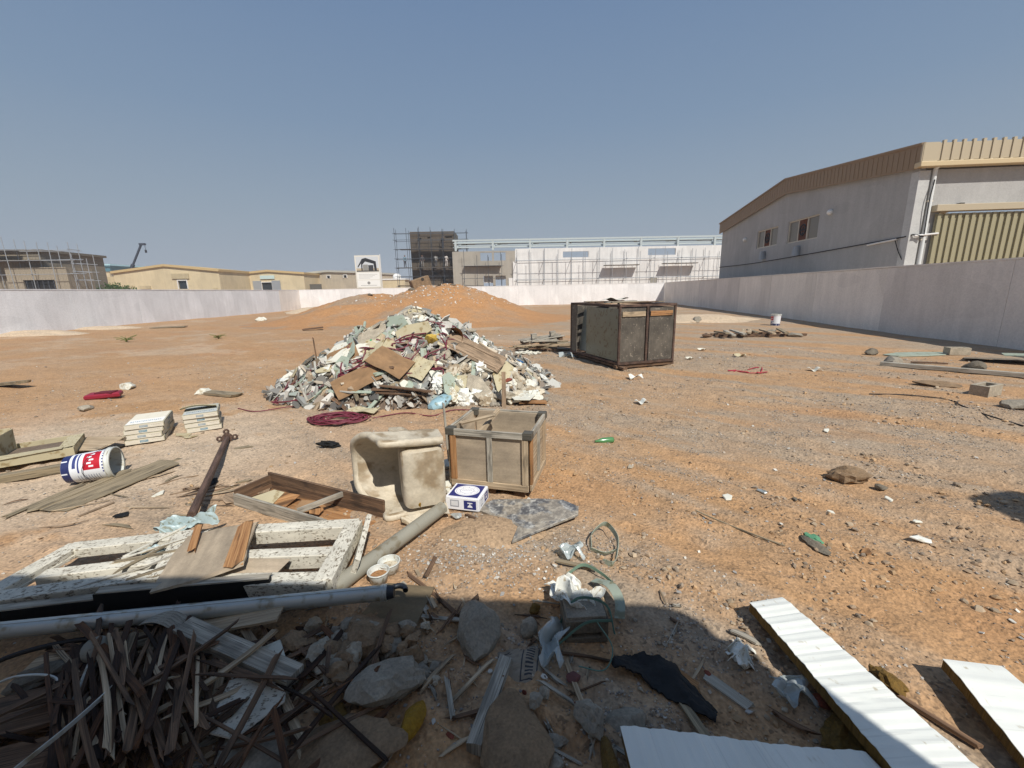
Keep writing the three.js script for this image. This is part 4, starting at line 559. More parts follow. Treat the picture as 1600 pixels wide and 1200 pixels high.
// steel pole with flange end
{
  const p = lay('steel_pole', 'dark rusty steel pole with lugged flange end lying on the sand', 'pole', L => mv(bar([0, -L / 2, 0], [0, L / 2, 0], .029, 14), 0, 0, 0, 0, 0, -Math.PI / 2), M.rust, on(-2.28, -2.72, .14), on(-3.3, -4.64, .045));
  const L = Math.hypot(1.02, 1.92); part('flange', merge([mv(new THREE.CylinderGeometry(.055, .055, .03, 16).toNonIndexed(), L / 2 + .01, 0, 0, 0, 0, Math.PI / 2), ...[0, 1, 2].map(i => mv(new THREE.TorusGeometry(.022, .011, 6, 12).toNonIndexed(), L / 2 + .012, Math.cos(i * 1.571 - 1.571) * .075, Math.sin(i * 1.571 - 1.571) * .075, 0, Math.PI / 2, 0))]), M.rust, p);
}
// ---------- peeling painted frames ----------
function frame(label, pts, w, th, y, cross, tilt) {      // closed outline of bars, corner points in world x,z
  const cx = pts.reduce((s, p) => s + p[0], 0) / pts.length, cz = pts.reduce((s, p) => s + p[1], 0) / pts.length, f = thing('window_frame', label, 'frame', on(cx, cz, y), 0, 'peeling timber frames');
  const bar2 = (a, b, k, ww = w, dy = 0) => { const d = Math.hypot(b[0] - a[0], b[1] - a[1]); part(k, mv(rbox(d + ww * .5, th, ww, .006), (a[0] + b[0]) / 2 - cx, th / 2 + dy, (a[1] + b[1]) / 2 - cz, 0, yawOf(b[0] - a[0], b[1] - a[1]), 0), M.peel, f); };
  pts.forEach((p, i) => bar2(p, pts[(i + 1) % pts.length], 'rail', w, (i % 2) * .004)); for (const [a, b] of cross) bar2(a, b, 'crossbar', w * .85, -.006);
  pts.forEach((p, i) => { const b = pts[(i + 1) % pts.length], d = Math.hypot(b[0] - p[0], b[1] - p[1]); part('rebate', mv(rbox(d - w, .02, .03, .003), (p[0] + b[0]) / 2 - cx + (cx - (p[0] + b[0]) / 2) * .12, th * .3, (p[1] + b[1]) / 2 - cz + (cz - (p[1] + b[1]) / 2) * .12, 0, yawOf(b[0] - p[0], b[1] - p[1]), 0), M.peel, f); });
  f.rotation.x = tilt[0]; f.rotation.z = tilt[1]; return f;
}
frame('peeling white timber window frame at left below the blue plastic', [[-2.72, -2.33], [-2.12, -2.44], [-1.95, -2.06], [-2.74, -1.88]], .1, .06, .09, [[[-2.62, -2.08], [-2.03, -2.2]]], [0, 0]);
frame('peeling white timber frame with wide right rail next to the grey pipe', [[-1.76, -2.45], [-1.05, -2.5], [-1.02, -1.98], [-1.62, -1.98]], .1, .09, .08, [[[-1.68, -2.2], [-1.06, -2.22]]], [.03, 0]);
lay('frame_side', 'flaking grey timber end board leaning beside the right frame', 'board', L => plank(L, .2, .03, { ragged: .02 }), M.peel, [-.98, .16, -2.52], [-.92, .1, -2.1], null, 1.2);
lay('plywood_door_piece', 'broken plywood panel with torn orange edge between the two frames', 'plywood', L => merge([plank(L, .4, .014, { ragged: .04, n: 12 })]), M.ply, [-1.86, .2, -2.44], [-1.66, .215, -1.93], null, .08);
lay('torn_veneer', 'torn orange veneer strip on the broken plywood panel', 'plywood', L => plank(L, .09, .01, { ragged: .05, twist: .3 }), M.woodO, [-1.72, .225, -2.45], [-1.52, .235, -2.02], null, .15);
lay('torn_veneer', 'narrow orange splintered strip at the left edge of the plywood panel', 'plywood', L => plank(L, .04, .012, { ragged: .06 }), M.woodO, [-2.0, .225, -2.42], [-1.88, .22, -2.2], null, .1);
lay('plywood_piece', 'stained pale plywood piece under the right frame opening', 'plywood', L => plank(L, .2, .01, { ragged: .03 }), M.ply, [-1.62, .175, -2.06], [-1.3, .165, -2.04], null, .1);
for (const [a, b, h, lb] of [[[-2.75, -1.78], [-2.13, -1.885], .13, 'grey topped black board on edge behind the long pipe at left'], [[-2.12, -1.875], [-1.3, -1.965], .17, 'long black painted board on edge behind the metal pipe'], [[-1.27, -1.96], [-.98, -1.985], .13, 'short black board on edge below the right frame']]) {
  const o = lay('black_board', lb, 'board', L => merge([plank(L, .05, h, { ragged: .012, n: 12 })]), M.black, [a[0], h / 2 + .03, a[1]], [b[0], h / 2 + .03, b[1]], 'black boards on edge'); const L = Math.hypot(a[0] - b[0], a[1] - b[1]); part('top_edge', mv(plank(L, .046, .008, { ragged: .01 }), 0, h / 2 + .003, 0), M.woodG, o);
}
{ // bundled blue sheet through the left frame
  const g = (w, d, k) => sheet((u, v) => [(u - .5) * w + .02 * Math.sin(v * 9), .04 * Math.sin(u * 7 + v * 3) * k + .03 * Math.sin(v * 11) + .05 * fbm(u * 6, v * 4, w, 4), (v - .5) * d + .03 * fbm(u * 7, v * 3, 5, 3)], 22, 12, .003); const m = std(0xc4d8e2, { map: T.white, roughness: .4 });
  solo('plastic_sheet', g(.32, .1, .7), m, 'crumpled pale blue plastic sheet at the foot of the steel pole', 'plastic', [-2.2, .17, -2.58], [.2, .45, .1]); solo('plastic_sheet', g(.3, .16, 1), m, 'crumpled blue plastic bag inside the left frame', 'plastic', [-2.12, .1, -2.28], [.1, .3, 0]);
  solo('slate_piece', slab(ragged(6, .16, .1, .2), .012), std(0x6c7672, { map: T.conc }), 'dark greenish slate piece inside the left frame', 'slate', [-2.3, .11, -1.98], [.1, .2, .05]); solo('slate_piece', slab(ragged(6, .2, .09, .2), .012), M.conc, 'grey flat board piece inside the left frame', 'board', [-2.48, .09, -1.94], [.06, .2, .03]);
}
for (let i = 0; i < 16; i++) { const x = rr(-2.3, -1.9), z = rr(-2.3, -1.9), a = rr(.3, 1.2), L = rr(.15, .45); lay('splinter', 'wood splinter lying across the left frame', 'splinter', l => plank(l, rr(.01, .025), .006, { ragged: .05 }), pick([M.woodL, M.woodG, M.peel]), [x, .17, z], [x + L * Math.cos(a), .18, z - L * Math.sin(a)], 'splinters on the left frame'); }
// long galvanised pipe with hooked end
{
  const p = lay('metal_pipe', 'long grey galvanised pipe with dark hooked end across the left foreground', 'pipe', L => metric(mv(bar([0, -L / 2, 0], [0, L / 2, 0], .038, 20), 0, 0, 0, 0, 0, -Math.PI / 2)), M.galv, [-3.1, .12, -1.64], [-.66, .15, -1.89]); const L = 2.46;
  part('collar', mv(new THREE.CylinderGeometry(.041, .041, .03, 20).toNonIndexed(), L / 2 - .02, 0, 0, 0, 0, Math.PI / 2), M.galv, p); part('hook', merge([mv(new THREE.TorusGeometry(.042, .014, 8, 18, 3.9).toNonIndexed(), L / 2 + .045, 0, 0, Math.PI / 2, 0, 2.4), mv(new THREE.CylinderGeometry(.03, .04, .05, 14).toNonIndexed(), L / 2 + .005, 0, 0, 0, 0, -Math.PI / 2)]), M.steel, p); part('weld_seam', rbox(L * .98, .006, .008, .002, 0, .037, .006), M.galv, p);
}
lay('plastic_pipe', 'thick dusty grey plastic pipe leaning against the armchair', 'pipe', L => { const q = []; const g = new THREE.LatheGeometry([[.038, -L / 2], [.046, -L / 2], [.046, L / 2], [.038, L / 2], [.038, -L / 2]].map(p => new THREE.Vector2(...p)), 24); g.rotateZ(-Math.PI / 2); return metric(g); }, M.pvc, [-1.02, .075, -1.99], [-.53, .1, -2.84]);
{ // long wooden drawer
  const d = thing('wooden_drawer', 'long broken wooden drawer with cardboard scraps behind the right frame', 'drawer', on(-1.6, -2.99, .0), yawOf(1.13, .54)); const L = 1.28;
  part('back_board', mv(plank(L, .02, .15, { ragged: .01 }), 0, .085, -.15), M.woodD, d); part('front_board', mv(plank(L * .8, .02, .1, { ragged: .01 }), -.12, .06, .16), M.woodG, d); part('bottom', mv(plank(L * .98, .3, .01), 0, .012, 0), M.woodO, d); part('end_board', mv(plank(.32, .02, .13), -L / 2 + .02, .075, 0, 0, Math.PI / 2, 0), M.woodD, d); part('divider', mv(plank(.34, .016, .04), .16, .12, 0, 0, 1.1, .1), M.woodG, d);
  for (const [x, z, s, m, ry] of [[-1.83, -3.1, .1, M.woodO, .3], [-1.62, -2.98, .08, M.card, 1], [-2.0, -3.12, .13, M.cardL, .2], [-1.5, -2.9, .07, M.woodO, 2]]) solo('cardboard_scrap', mv(slab(ragged(5, s, s * .8, .2), .012), 0, 0, 0, .4, 0, .2), m, 'brown board scrap lying in the long drawer', 'scrap', on(x, z, .05), [0, ry, 0], 'scraps in the drawer');
  for (const [x, z, s] of [[-2.3, -3.2, .12], [-2.15, -3.35, .1], [-2.42, -3.06, .08]]) solo('cardboard_scrap', slab(ragged(6, s, s * .6, .3), .008), M.pink, 'pinkish board scrap beside the left end of the drawer', 'scrap', on(x, z, .01), [.1, rr(0, 3), .05], 'scraps left of the drawer');
}
// ---------- blue carton ----------
{
  const pr = canvasTex(256, 256, (c, w, h) => { c.fillStyle = '#e8e9ec'; c.fillRect(0, 0, w, h); c.fillStyle = '#2b3170'; c.fillRect(14, 8, 228, 232); c.strokeStyle = '#e8e9ec'; c.fillStyle = '#e8e9ec'; c.beginPath(); c.arc(128, 120, 96, 0, 7); c.fill(); c.strokeStyle = '#8b90ad'; c.lineWidth = 3; for (const r of [52, 84]) { c.beginPath(); c.arc(128, 120, r, 0, 7); c.stroke(); } c.lineWidth = 5; for (let i = 0; i < 8; i++) { const a = i * .785; c.beginPath(); c.moveTo(128 + 56 * Math.cos(a), 120 + 56 * Math.sin(a)); c.lineTo(128 + 66 * Math.cos(a), 120 + 66 * Math.sin(a)); c.stroke(); } for (let i = 0; i < 6; i++) { c.fillRect; c.beginPath(); c.moveTo(90 + i * 13, 128 - i * 3); c.lineTo(96 + i * 13, 112 - i * 3); c.stroke(); } });
  const sp = canvasTex(256, 96, (c, w, h) => { c.fillStyle = '#e8e9ec'; c.fillRect(0, 0, w, h); c.fillStyle = '#2b3170'; c.fillRect(142, 14, 96, 72); c.fillStyle = '#9a9ca3'; c.fillRect(34, 18, 70, 58); c.fillStyle = '#d7d8da'; c.fillRect(42, 26, 54, 40); c.fillStyle = '#e8e9ec'; c.fillRect(186, 30, 8, 34); c.fillRect(170, 30, 40, 8); c.beginPath(); c.arc(190, 70, 20, Math.PI, 0); c.fill(); });
  const b = thing('blue_carton', 'small white carton with navy top and round emblem beside the crate', 'carton', on(-.365, -3.02, .004), yawOf(.265, .067)); const W = .27, D = .23, H = .1;
  part('carton', rbox(W, H, D, .005, 0, H / 2, 0), std(0xe4e5e8, { roughness: .6 }), b); part('lid_print', mv(new THREE.PlaneGeometry(W * .97, D * .97), 0, H + .0015, 0, -Math.PI / 2, 0, 0), std(0xffffff, { map: pr, roughness: .5 }), b); part('front_print', mv(new THREE.PlaneGeometry(W * .96, H * .94), 0, H / 2, D / 2 + .0015), std(0xffffff, { map: sp, roughness: .5 }), b); part('side_print', mv(new THREE.PlaneGeometry(D * .96, H * .94), W / 2 + .0015, H / 2, 0, 0, Math.PI / 2, 0), std(0xffffff, { map: sp, roughness: .5 }), b);
  solo('metal_scrap', chunk(.1, .05, .07, { det: 2 }), M.galv, 'small crumpled grey scrap in front of the blue carton', 'scrap', on(-.42, -2.82, .02)); lay('stick', 'short dark stick in front of the blue carton', 'stick', L => plank(L, .02, .015), M.woodD, on(-.36, -2.86, .015), on(-.28, -2.76, .015));
}
// marble slab
solo('marble_slab', slab([[-.48, -.1], [-.34, -.22], [.02, -.2], [.2, -.16], [.3, -.05], [.28, .06], [.05, .2], [-.2, .36], [-.16, .18], [-.3, .06]], .022), M.marble, 'broken grey marble slab half buried in front of the crate', 'stone slab', on(.18, -2.83, .035), [.0, 0, .03]);
solo('sand_drift', (() => { const g = new THREE.SphereGeometry(1, 30, 10, 0, 6.2832, 0, 1.5708); warp(g, v => { const k = 1 + .3 * fbm(v.x * 2, v.z * 2, 4, 3); v.set(v.x * .36 * k, v.y * v.y * .055, v.z * .24 * k); }); return metric(g); })(), std(new THREE.Color().setRGB(.48, .33, .2), { map: T.grain, bumpMap: T.grainB, bumpScale: .01 }), 'drift of sand covering the left side of the marble slab', 'sand', on(-.16, -2.66, -.012));
// strap loop
solo('strap', merge([ribbon([[-.08, .05, .1], [-.05, .06, -.04], [.06, .085, -.13], [.11, .07, 0], [.08, .05, .14], [.03, .035, .24], [-.02, .025, .2]], .035, .003, 50, [.3, 1, .2]), ribbon([[-.08, .05, .1], [0, .035, .13], [.09, .03, .09]], .03, .003, 20, [.2, 1, .5])]), M.mint, 'pale green webbing strap looped on the sand', 'strap', on(.56, -2.5, .0));
for (const [x, z, s, c, lb, k] of [[-.785, -2.13, .062, 0, 'front small white plastic tub with brown residue by the pipe hook', 1], [-.755, -2.235, .066, 0, 'rear small white plastic tub by the pipe hook', 2]]) { const b = thing('plastic_tub', lb, 'tub', on(x, z, .0), k); part('body', new THREE.LatheGeometry([[0, 0], [s * .75, 0], [s * .95, s * 1.05], [s * .88, s * 1.05], [s * .7, .008], [0, .008]].map(p => new THREE.Vector2(...p)), 28), M.plastic, b); part('rim', mv(new THREE.TorusGeometry(s * .95, .0045, 8, 30).toNonIndexed(), 0, s * 1.05, 0, Math.PI / 2, 0, 0), M.plastic, b); part('residue', mv(new THREE.CylinderGeometry(s * .8, s * .76, .01, 24).toNonIndexed(), 0, s * .5, 0), k === 1 ? M.woodO : M.stain, b); }
// plaster shards near the crate
for (const [x, z, s, ry, lb] of [[-.64, -3.8, .1, .3, 'large white plaster shard left of the crate'], [-.66, -3.56, .055, 1, 'small white plaster shard below the larger one'], [-.62, -3.3, .11, .1, 'flat white plaster piece between armchair and crate'], [-.55, -3.22, .04, 2, 'tiny white shard beside the blue carton']]) solo('plaster_shard', mv(slab(ragged(6, s, s * .65, .25), .03), 0, 0, 0, .25, 0, 0), M.chalk, lb, 'plaster', on(x, z, .01), [0, ry, 0]);
solo('rock', chunk(.26, .16, .2, { sd: 77 }), M.concL, 'pale rough rock behind the armchair', 'rock', on(-1.38, -4.78, .05)); solo('rag', chunk(.24, .1, .12, { sd: 12, rough: .5, det: 3 }), M.black, 'small crumpled dark rag on the sand left of the armchair', 'rag', on(-2.05, -4.42, .03));
// ---------- rubble heap ----------
const ph = (x, z) => { const rz = z > -7.6 ? 1.75 : 2.2, r = Math.hypot((x + 1.75) / 2.5, (z + 7.6) / rz); return r < 1 ? 1.4 * Math.pow(1 - r, .93) * (1 + .55 * (1 - Math.exp(-((r / .3) ** 2))) * fbm(x * 1.3, z * 1.3, 2.2, 3)) : 0; };
const heapN = (x, z) => { const e = .05; return new THREE.Vector3(ph(x - e, z) - ph(x + e, z), 2 * e, ph(x, z - e) - ph(x, z + e)).normalize(); };
{
  const n = 90, P = [], I = [], UV = []; for (let j = 0; j <= n; j++) for (let i = 0; i <= n; i++) { const x = -4.5 + 5.6 * i / n, z = -10 + 4.4 * j / n, h = ph(x, z); P.push(x, gh(x, z) + h * (.92 + .3 * fbm(x * 2, z * 2, 3, 3)) - .05, z); UV.push(x, z); }
  for (let j = 0; j < n; j++) for (let i = 0; i < n; i++) { const a = j * (n + 1) + i; I.push(a, a + n + 1, a + 1, a + 1, a + n + 1, a + n + 2); }
  const g = new THREE.BufferGeometry(); g.setAttribute('position', new THREE.Float32BufferAttribute(P, 3)); g.setAttribute('uv', new THREE.Float32BufferAttribute(UV, 2)); g.setIndex(I); g.computeVertexNormals(); const o = solo('rubble_heap', g, std(0x7c6a5a, { map: T.grain, bumpMap: T.grainB, bumpScale: .03 }), 'dusty core of the tall rubble heap in the middle of the yard', 'rubble heap'); o.userData.kind = 'stuff';
}
const onHeap = (x, z, dy = 0) => [x, gh(x, z) + ph(x, z) * .97 + dy, z];
{ // the countless small fragments
  const G = [0, 1, 2, 3, 4].map(i => slab(ragged(5 + i % 3, .5, [.16, .28, .45, .2, .36][i], .35), [.05, .09, .05, .16, .07][i], 0)); const D = new THREE.Object3D(), c = new THREE.Color(), root = new THREE.Group();
  const cols = [[.60, .575, .51], [.68, .65, .58], [.5, .48, .43], [.38, .38, .35], [.46, .46, .42], [.22, .21, .19], [.3, .25, .2], [.55, .47, .36], [.42, .32, .22], [.13, .12, .11], [.28, .31, .28]];
  G.forEach((g, k) => { const im = shade(new THREE.InstancedMesh(g, M.gravel, 1300)); let i = 0; while (i < 1300) { const a = rr(0, 6.2832), r = Math.pow(rnd(), .62), x = -1.75 + 2.6 * r * Math.cos(a), z = -7.6 + (Math.sin(a) > 0 ? 1.8 : 2) * r * Math.sin(a); const h = ph(x, z); if (h <= 0 && rnd() < .6) continue; const nn = heapN(x, z); D.position.set(...onHeap(x, z, .01)); D.quaternion.setFromUnitVectors(new THREE.Vector3(0, 1, 0), nn); D.rotateX(rr(-1, 1)); D.rotateZ(rr(-1, 1)); D.rotateY(rr(0, 6.3)); const s = .03 + .3 * Math.pow(rnd(), 3); D.scale.setScalar(s); D.updateMatrix(); im.setMatrixAt(i, D.matrix); const q = h > .55 && rnd() < .4 ? cols[Math.floor(rnd() * 5)] : pick(cols), m = rr(.6, 1.1); im.setColorAt(i, c.setRGB(q[0] * m, q[1] * m, q[2] * m)); i++; } im.name = 'fragments'; im.userData = { kind: 'stuff' }; root.add(im); });
  root.name = 'rubble_fragments'; tag(root, 'small broken plaster and tile fragments covering the rubble heap', 'rubble', null, 'stuff'); scene.add(root);
}
const zone = (x, z) => ph(x, z) > .85 ? 'near the top of the heap' : x < -2.6 ? 'on the left flank of the heap' : x > -.9 ? 'on the right flank of the heap' : ph(x, z) < .4 ? 'at the front foot of the heap' : 'on the front of the heap';
const heapPiece = (name, g, m, label, cat, x, z, dy, tilt, yaw, group) => { const o = solo(name, g, m, label, cat, onHeap(x, z, dy), [0, 0, 0], group); o.quaternion.setFromUnitVectors(new THREE.Vector3(0, 1, 0), heapN(x, z)); o.rotateY(yaw); o.rotateX(tilt); return o; };
{
  const mats = [M.chalk, M.chalk, M.concL, M.mint, M.white, M.concD, M.woodG, M.cardL];
  const gs = Array.from({ length: 8 }, () => slab(ragged(5 + Math.floor(rr(0, 3)), rr(.1, .19), rr(.06, .13), .28), rr(.012, .03)));
  for (let i = 0; i < 130; i++) { const a = rr(-.2, 3.34), r = Math.pow(rnd(), .7) * .95, x = -1.75 + 2.5 * r * Math.cos(a), z = -7.6 + 1.75 * r * Math.sin(a); const mi = Math.floor(rnd() * 8) % 8; heapPiece('plaster_fragment', pick(gs), mats[mi], ['white', 'white', 'pale grey', 'pale green', 'stained white', 'dark grey', 'brown grey', 'tan'][mi] + ' flat broken board piece ' + zone(x, z), 'plaster', x, z, rr(.02, .06), rr(-.5, .5), rr(0, 6.3), 'plasterboard pieces on the heap'); }
  for (let i = 0; i < 46; i++) { const a = rr(.2, 3.34), r = rr(.2, .98), x = -1.75 + 2.5 * r * Math.cos(a), z = -7.6 + 1.75 * r * Math.sin(a); heapPiece('batten', plank(rr(.3, .8), rr(.025, .07), rr(.012, .03), { bend: rr(-.03, .03) }), [M.woodG, M.wood, M.woodL, M.woodD, M.mint][i % 5], ['grey', 'brown', 'pale', 'dark brown', 'green painted'][i % 5] + ' narrow wood strip ' + zone(x, z), 'batten', x, z, rr(.03, .08), rr(-.2, .2), rr(0, 3.14), 'wood strips in the heap'); }
  heapPiece('plaster_sheet', slab([[-.3, -.1], [-.1, -.16], [.28, -.12], [.32, .05], [.1, .12], [-.28, .08]], .03), M.cardL, 'large cream plaster sheet piece high on the rubble heap', 'plaster', -1.6, -6.98, .08, .35, .1);
  heapPiece('foam_block', chunk(.3, .3, .2, { sd: 31, det: 2, rough: .05 }), std(0xe0bf5e, { map: T.white }), 'yellow foam block on the rubble heap', 'foam', -1.28, -6.85, .1, .3, .4);
  heapPiece('plaster_sheet', slab(ragged(6, .24, .2, .15), .02), M.chalk, 'white kite shaped board piece left of the cables on heap', 'plaster', -2.5, -6.75, .08, .4, .4); heapPiece('plaster_sheet', slab(ragged(6, .22, .17, .15), .02), M.cardL, 'tan board piece in the middle of the heap', 'plaster', -1.95, -6.72, .08, .4, 1.1);
  heapPiece('barrel_piece', new THREE.CylinderGeometry(.13, .16, .3, 16, 1, true, 0, 3.6), std(0xb99a76, { map: T.card, side: THREE.DoubleSide }), 'broken brown drum piece near the top right of heap', 'drum', -.98, -6.98, .1, .9, .5);
  for (let i = 0; i < 16; i++) { const left = i < 9, x = left ? rr(-3.1, -1.7) : rr(-1.2, .2), z = left ? rr(-7.3, -6.5) : rr(-6.7, -6.1), k = i % 4; heapPiece('broken_sheet', slab(ragged(6, rr(.2, .36), rr(.12, .22), .25), rr(.012, .02)), [M.mint, M.concL, M.chalk, M.cardL][k], ['grey green', 'pale grey', 'white', 'tan'][k] + ' large broken sheet ' + zone(x, z), 'sheet', x, z, rr(.06, .12), rr(-.35, .35), rr(0, 6), 'large sheets on the heap'); }
  const wall = (w, d, y = 0) => sheet((u, v) => [(u - .5) * w, .012 * Math.sin(u * 8 + v * 3) + y, (v - .5) * d], 14, 10, .006);
  heapPiece('cardboard_sheet', wall(.62, .42), M.card, 'large brown cardboard sheet at the front of the heap', 'cardboard', -1.85, -6.38, .18, .12, -.35); heapPiece('cardboard_sheet', wall(.5, .34), M.card, 'tan board sheet on the left flank of heap', 'cardboard', -2.72, -6.75, .12, .2, .3);
  heapPiece('cardboard_sheet', wall(.72, .36), M.card, 'torn cardboard carton side at the lower left front of heap', 'cardboard', -2.32, -6.2, .14, .25, .5); heapPiece('cardboard_sheet', wall(.36, .4), M.cardL, 'grey brown cardboard flap beside the large cardboard sheet', 'cardboard', -1.42, -6.4, .16, .2, -.5);
  heapPiece('cardboard_sheet', wall(.42, .2), M.cardL, 'pale cardboard scrap on the sand in front of heap', 'cardboard', -2.1, -5.75, .06, .05, -.2);
  heapPiece('split_board', merge([plank(1.05, .34, .02, { ragged: .03, n: 12 }), mv(plank(.9, .05, .01, { ragged: .05 }), 0, .016, .1), mv(plank(.7, .04, .01, { ragged: .05 }), .1, .016, -.08)]), M.pink, 'long pinkish split board sloping down the right side of heap', 'board', -.6, -6.78, .14, .25, -.42);
  for (let i = 0; i < 7; i++) lay('dark_board', 'dark board end sticking out under the cardboard at the heap front', 'board', L => plank(L, rr(.08, .16), .016), M.woodD, [-1.95 + rr(-.1, .1), .06 + i * .045, -6.05 + rr(-.1, .1)], [-1.15 + rr(-.1, .1), .04 + i * .035, -5.98 + rr(-.15, .1)], 'dark boards under the cardboard');
  for (let i = 0; i < 26; i++) { const x = rr(-1.15, .35), z = rr(-6.75, -6.05); heapPiece('crumpled_bag', chunk(rr(.14, .34), rr(.1, .2), rr(.12, .26), { rough: .55, planes: 6 }), [M.chalk, M.white, M.concL, M.stain][i % 4], ['clean white', 'dusty white', 'grey', 'stained beige'][i % 4] + ' crumpled bag at the ' + (x < -.4 ? 'lower front' : 'lower right end') + ' of heap', 'bag', x, z, .06, 0, rr(0, 6), 'white bags at the foot of the heap'); }
  for (let i = 0; i < 40; i++) { const x = rr(-1.1, .6), z = rr(-6.8, -5.95); heapPiece('rubble_lump', chunk(rr(.08, .2), rr(.06, .12), rr(.08, .16), { det: 2, rough: .2 }), [M.concL, M.conc, M.concW, M.chalk][i % 4], ['pale', 'grey', 'brownish', 'white'][i % 4] + ' broken lump ' + (z < -6.4 ? 'high ' : 'low ') + 'at the lower right ' + (x < -.3 ? 'front' : 'end') + ' of heap', 'rubble', x, z, .03, 0, rr(0, 6), 'lumps at the foot of the heap'); }
  const sack = chunk(.42, .17, .22, { sd: 5, rough: .08, planes: 4 }); solo('sack', sack, std(0xa6cbe0, { map: T.white, roughness: .4 }), 'pale blue and white sack at the foot of the heap', 'sack', on(-1.02, -5.98, .08), [.15, .75, .25]);
  solo('blue_rag', chunk(.18, .1, .14, { rough: .5 }), std(0x2f5f8c), 'small blue rag at the right foot of the heap', 'rag', onHeap(.1, -7.4, .06)); lay('orange_board', 'orange board offcut right of the rubble heap', 'board', L => plank(L, .14, .02), M.woodO, on(.1, -5.98, .05), on(.5, -5.98, .04)); lay('pale_post', 'pale wooden post standing against the heap behind the crate', 'post', L => plank(L, .06, .04), M.pink, on(-.12, -5.85, .0), [-.12, .5, -5.98]); lay('dark_stick', 'thin dark rod standing on the left flank of the heap', 'rod', L => plank(L, .016, .016), M.woodD, [-3.25, .45, -7.0], [-3.3, .95, -7.05]); solo('brick', chunk(.22, .09, .11, { det: 2, planes: 5, rough: .03 }), M.brick, 'pinkish brick on the right part of the heap', 'brick', onHeap(-.1, -6.5, .1), [0, .5, .2]);
  for (const [x, z, m] of [[-2.15, -6.8, 0], [-2.3, -6.95, 1]]) heapPiece('green_net', chunk(.24, .08, .14, { rough: .6 }), M.green, 'tuft of green netting in the middle of the heap', 'netting', x, z, .06, 0, m, 'green netting tufts');
}
function tangle(label, cx, cz, n, w, d, heap, r = .009, m = M.cable, lift = .06) {
  const L = []; for (let i = 0; i < n; i++) { const p = []; let a = rr(0, 6.3), x = cx + rr(-.4, .4) * w, z = cz + rr(-.4, .4) * d; for (let k = 0; k < 7; k++) { const h = heap ? ph(x, z) * .97 : 0; p.push([x, gh(x, z) + h + rr(.01, lift), z]); x = Math.min(cx + w / 2, Math.max(cx - w / 2, x + Math.cos(a) * w * .22)); z = Math.min(cz + d / 2, Math.max(cz - d / 2, z + Math.sin(a) * d * .25)); a += rr(-.9, .9); } L.push(tube(p, r, 26, 5)); }
  return solo('cable_tangle', merge(L), m, label, 'cable', [0, 0, 0]);
}
tangle('tangle of maroon cable across the middle of the rubble heap', -1.85, -6.62, 34, 1.6, .55, true, .012, M.cable, .16); tangle('tangle of maroon cable near the top right of the rubble heap', -1.1, -7.12, 14, .7, .4, true, .01, M.cable, .12); tangle('maroon wires trailing down the left side of the rubble heap', -3.0, -6.55, 12, 1.4, .6, true, .008, M.cable, .08); tangle('small loop of red wire lying on the sand right of the glass crate', 4.55, -8.25, 6, .9, .3, false, .01, std(0xa03040), .03);
{ const L = []; for (let i = 0; i < 13; i++) { const p = [], rx = rr(.24, .4), rz = rr(.13, .24), ox = rr(-.08, .08), oz = rr(-.05, .05), t0 = rr(0, 6); for (let k = 0; k < 12; k++) { const t = t0 + k / 12 * 6.2832; p.push([ox + rx * Math.cos(t), rr(.012, .07), oz + rz * Math.sin(t)]); } L.push(tube(p, .0085, 40, 5, true)); } solo('cable_coil', merge(L), M.cable, 'loose coil of maroon cable on the sand in front of heap', 'cable', on(-2.3, -5.38)); }
for (const [pts, lb] of [[[[-4.1, 0, -6.1], [-3.7, 0, -5.9], [-3.3, 0, -6.15], [-2.8, 0, -5.95], [-2.4, 0, -5.6]], 'single red wire snaking left of the cable coil'], [[[-1.9, 0, -5.5], [-1.5, 0, -5.7], [-1.1, 0, -5.55], [-.85, 0, -5.75], [-.4, 0, -5.7]], 'single red wire snaking right of the cable coil']]) solo('wire', tube(pts.map(p => [p[0], gh(p[0], p[2]) + .012, p[2]]), .008, 40, 5), M.cable, lb, 'cable');
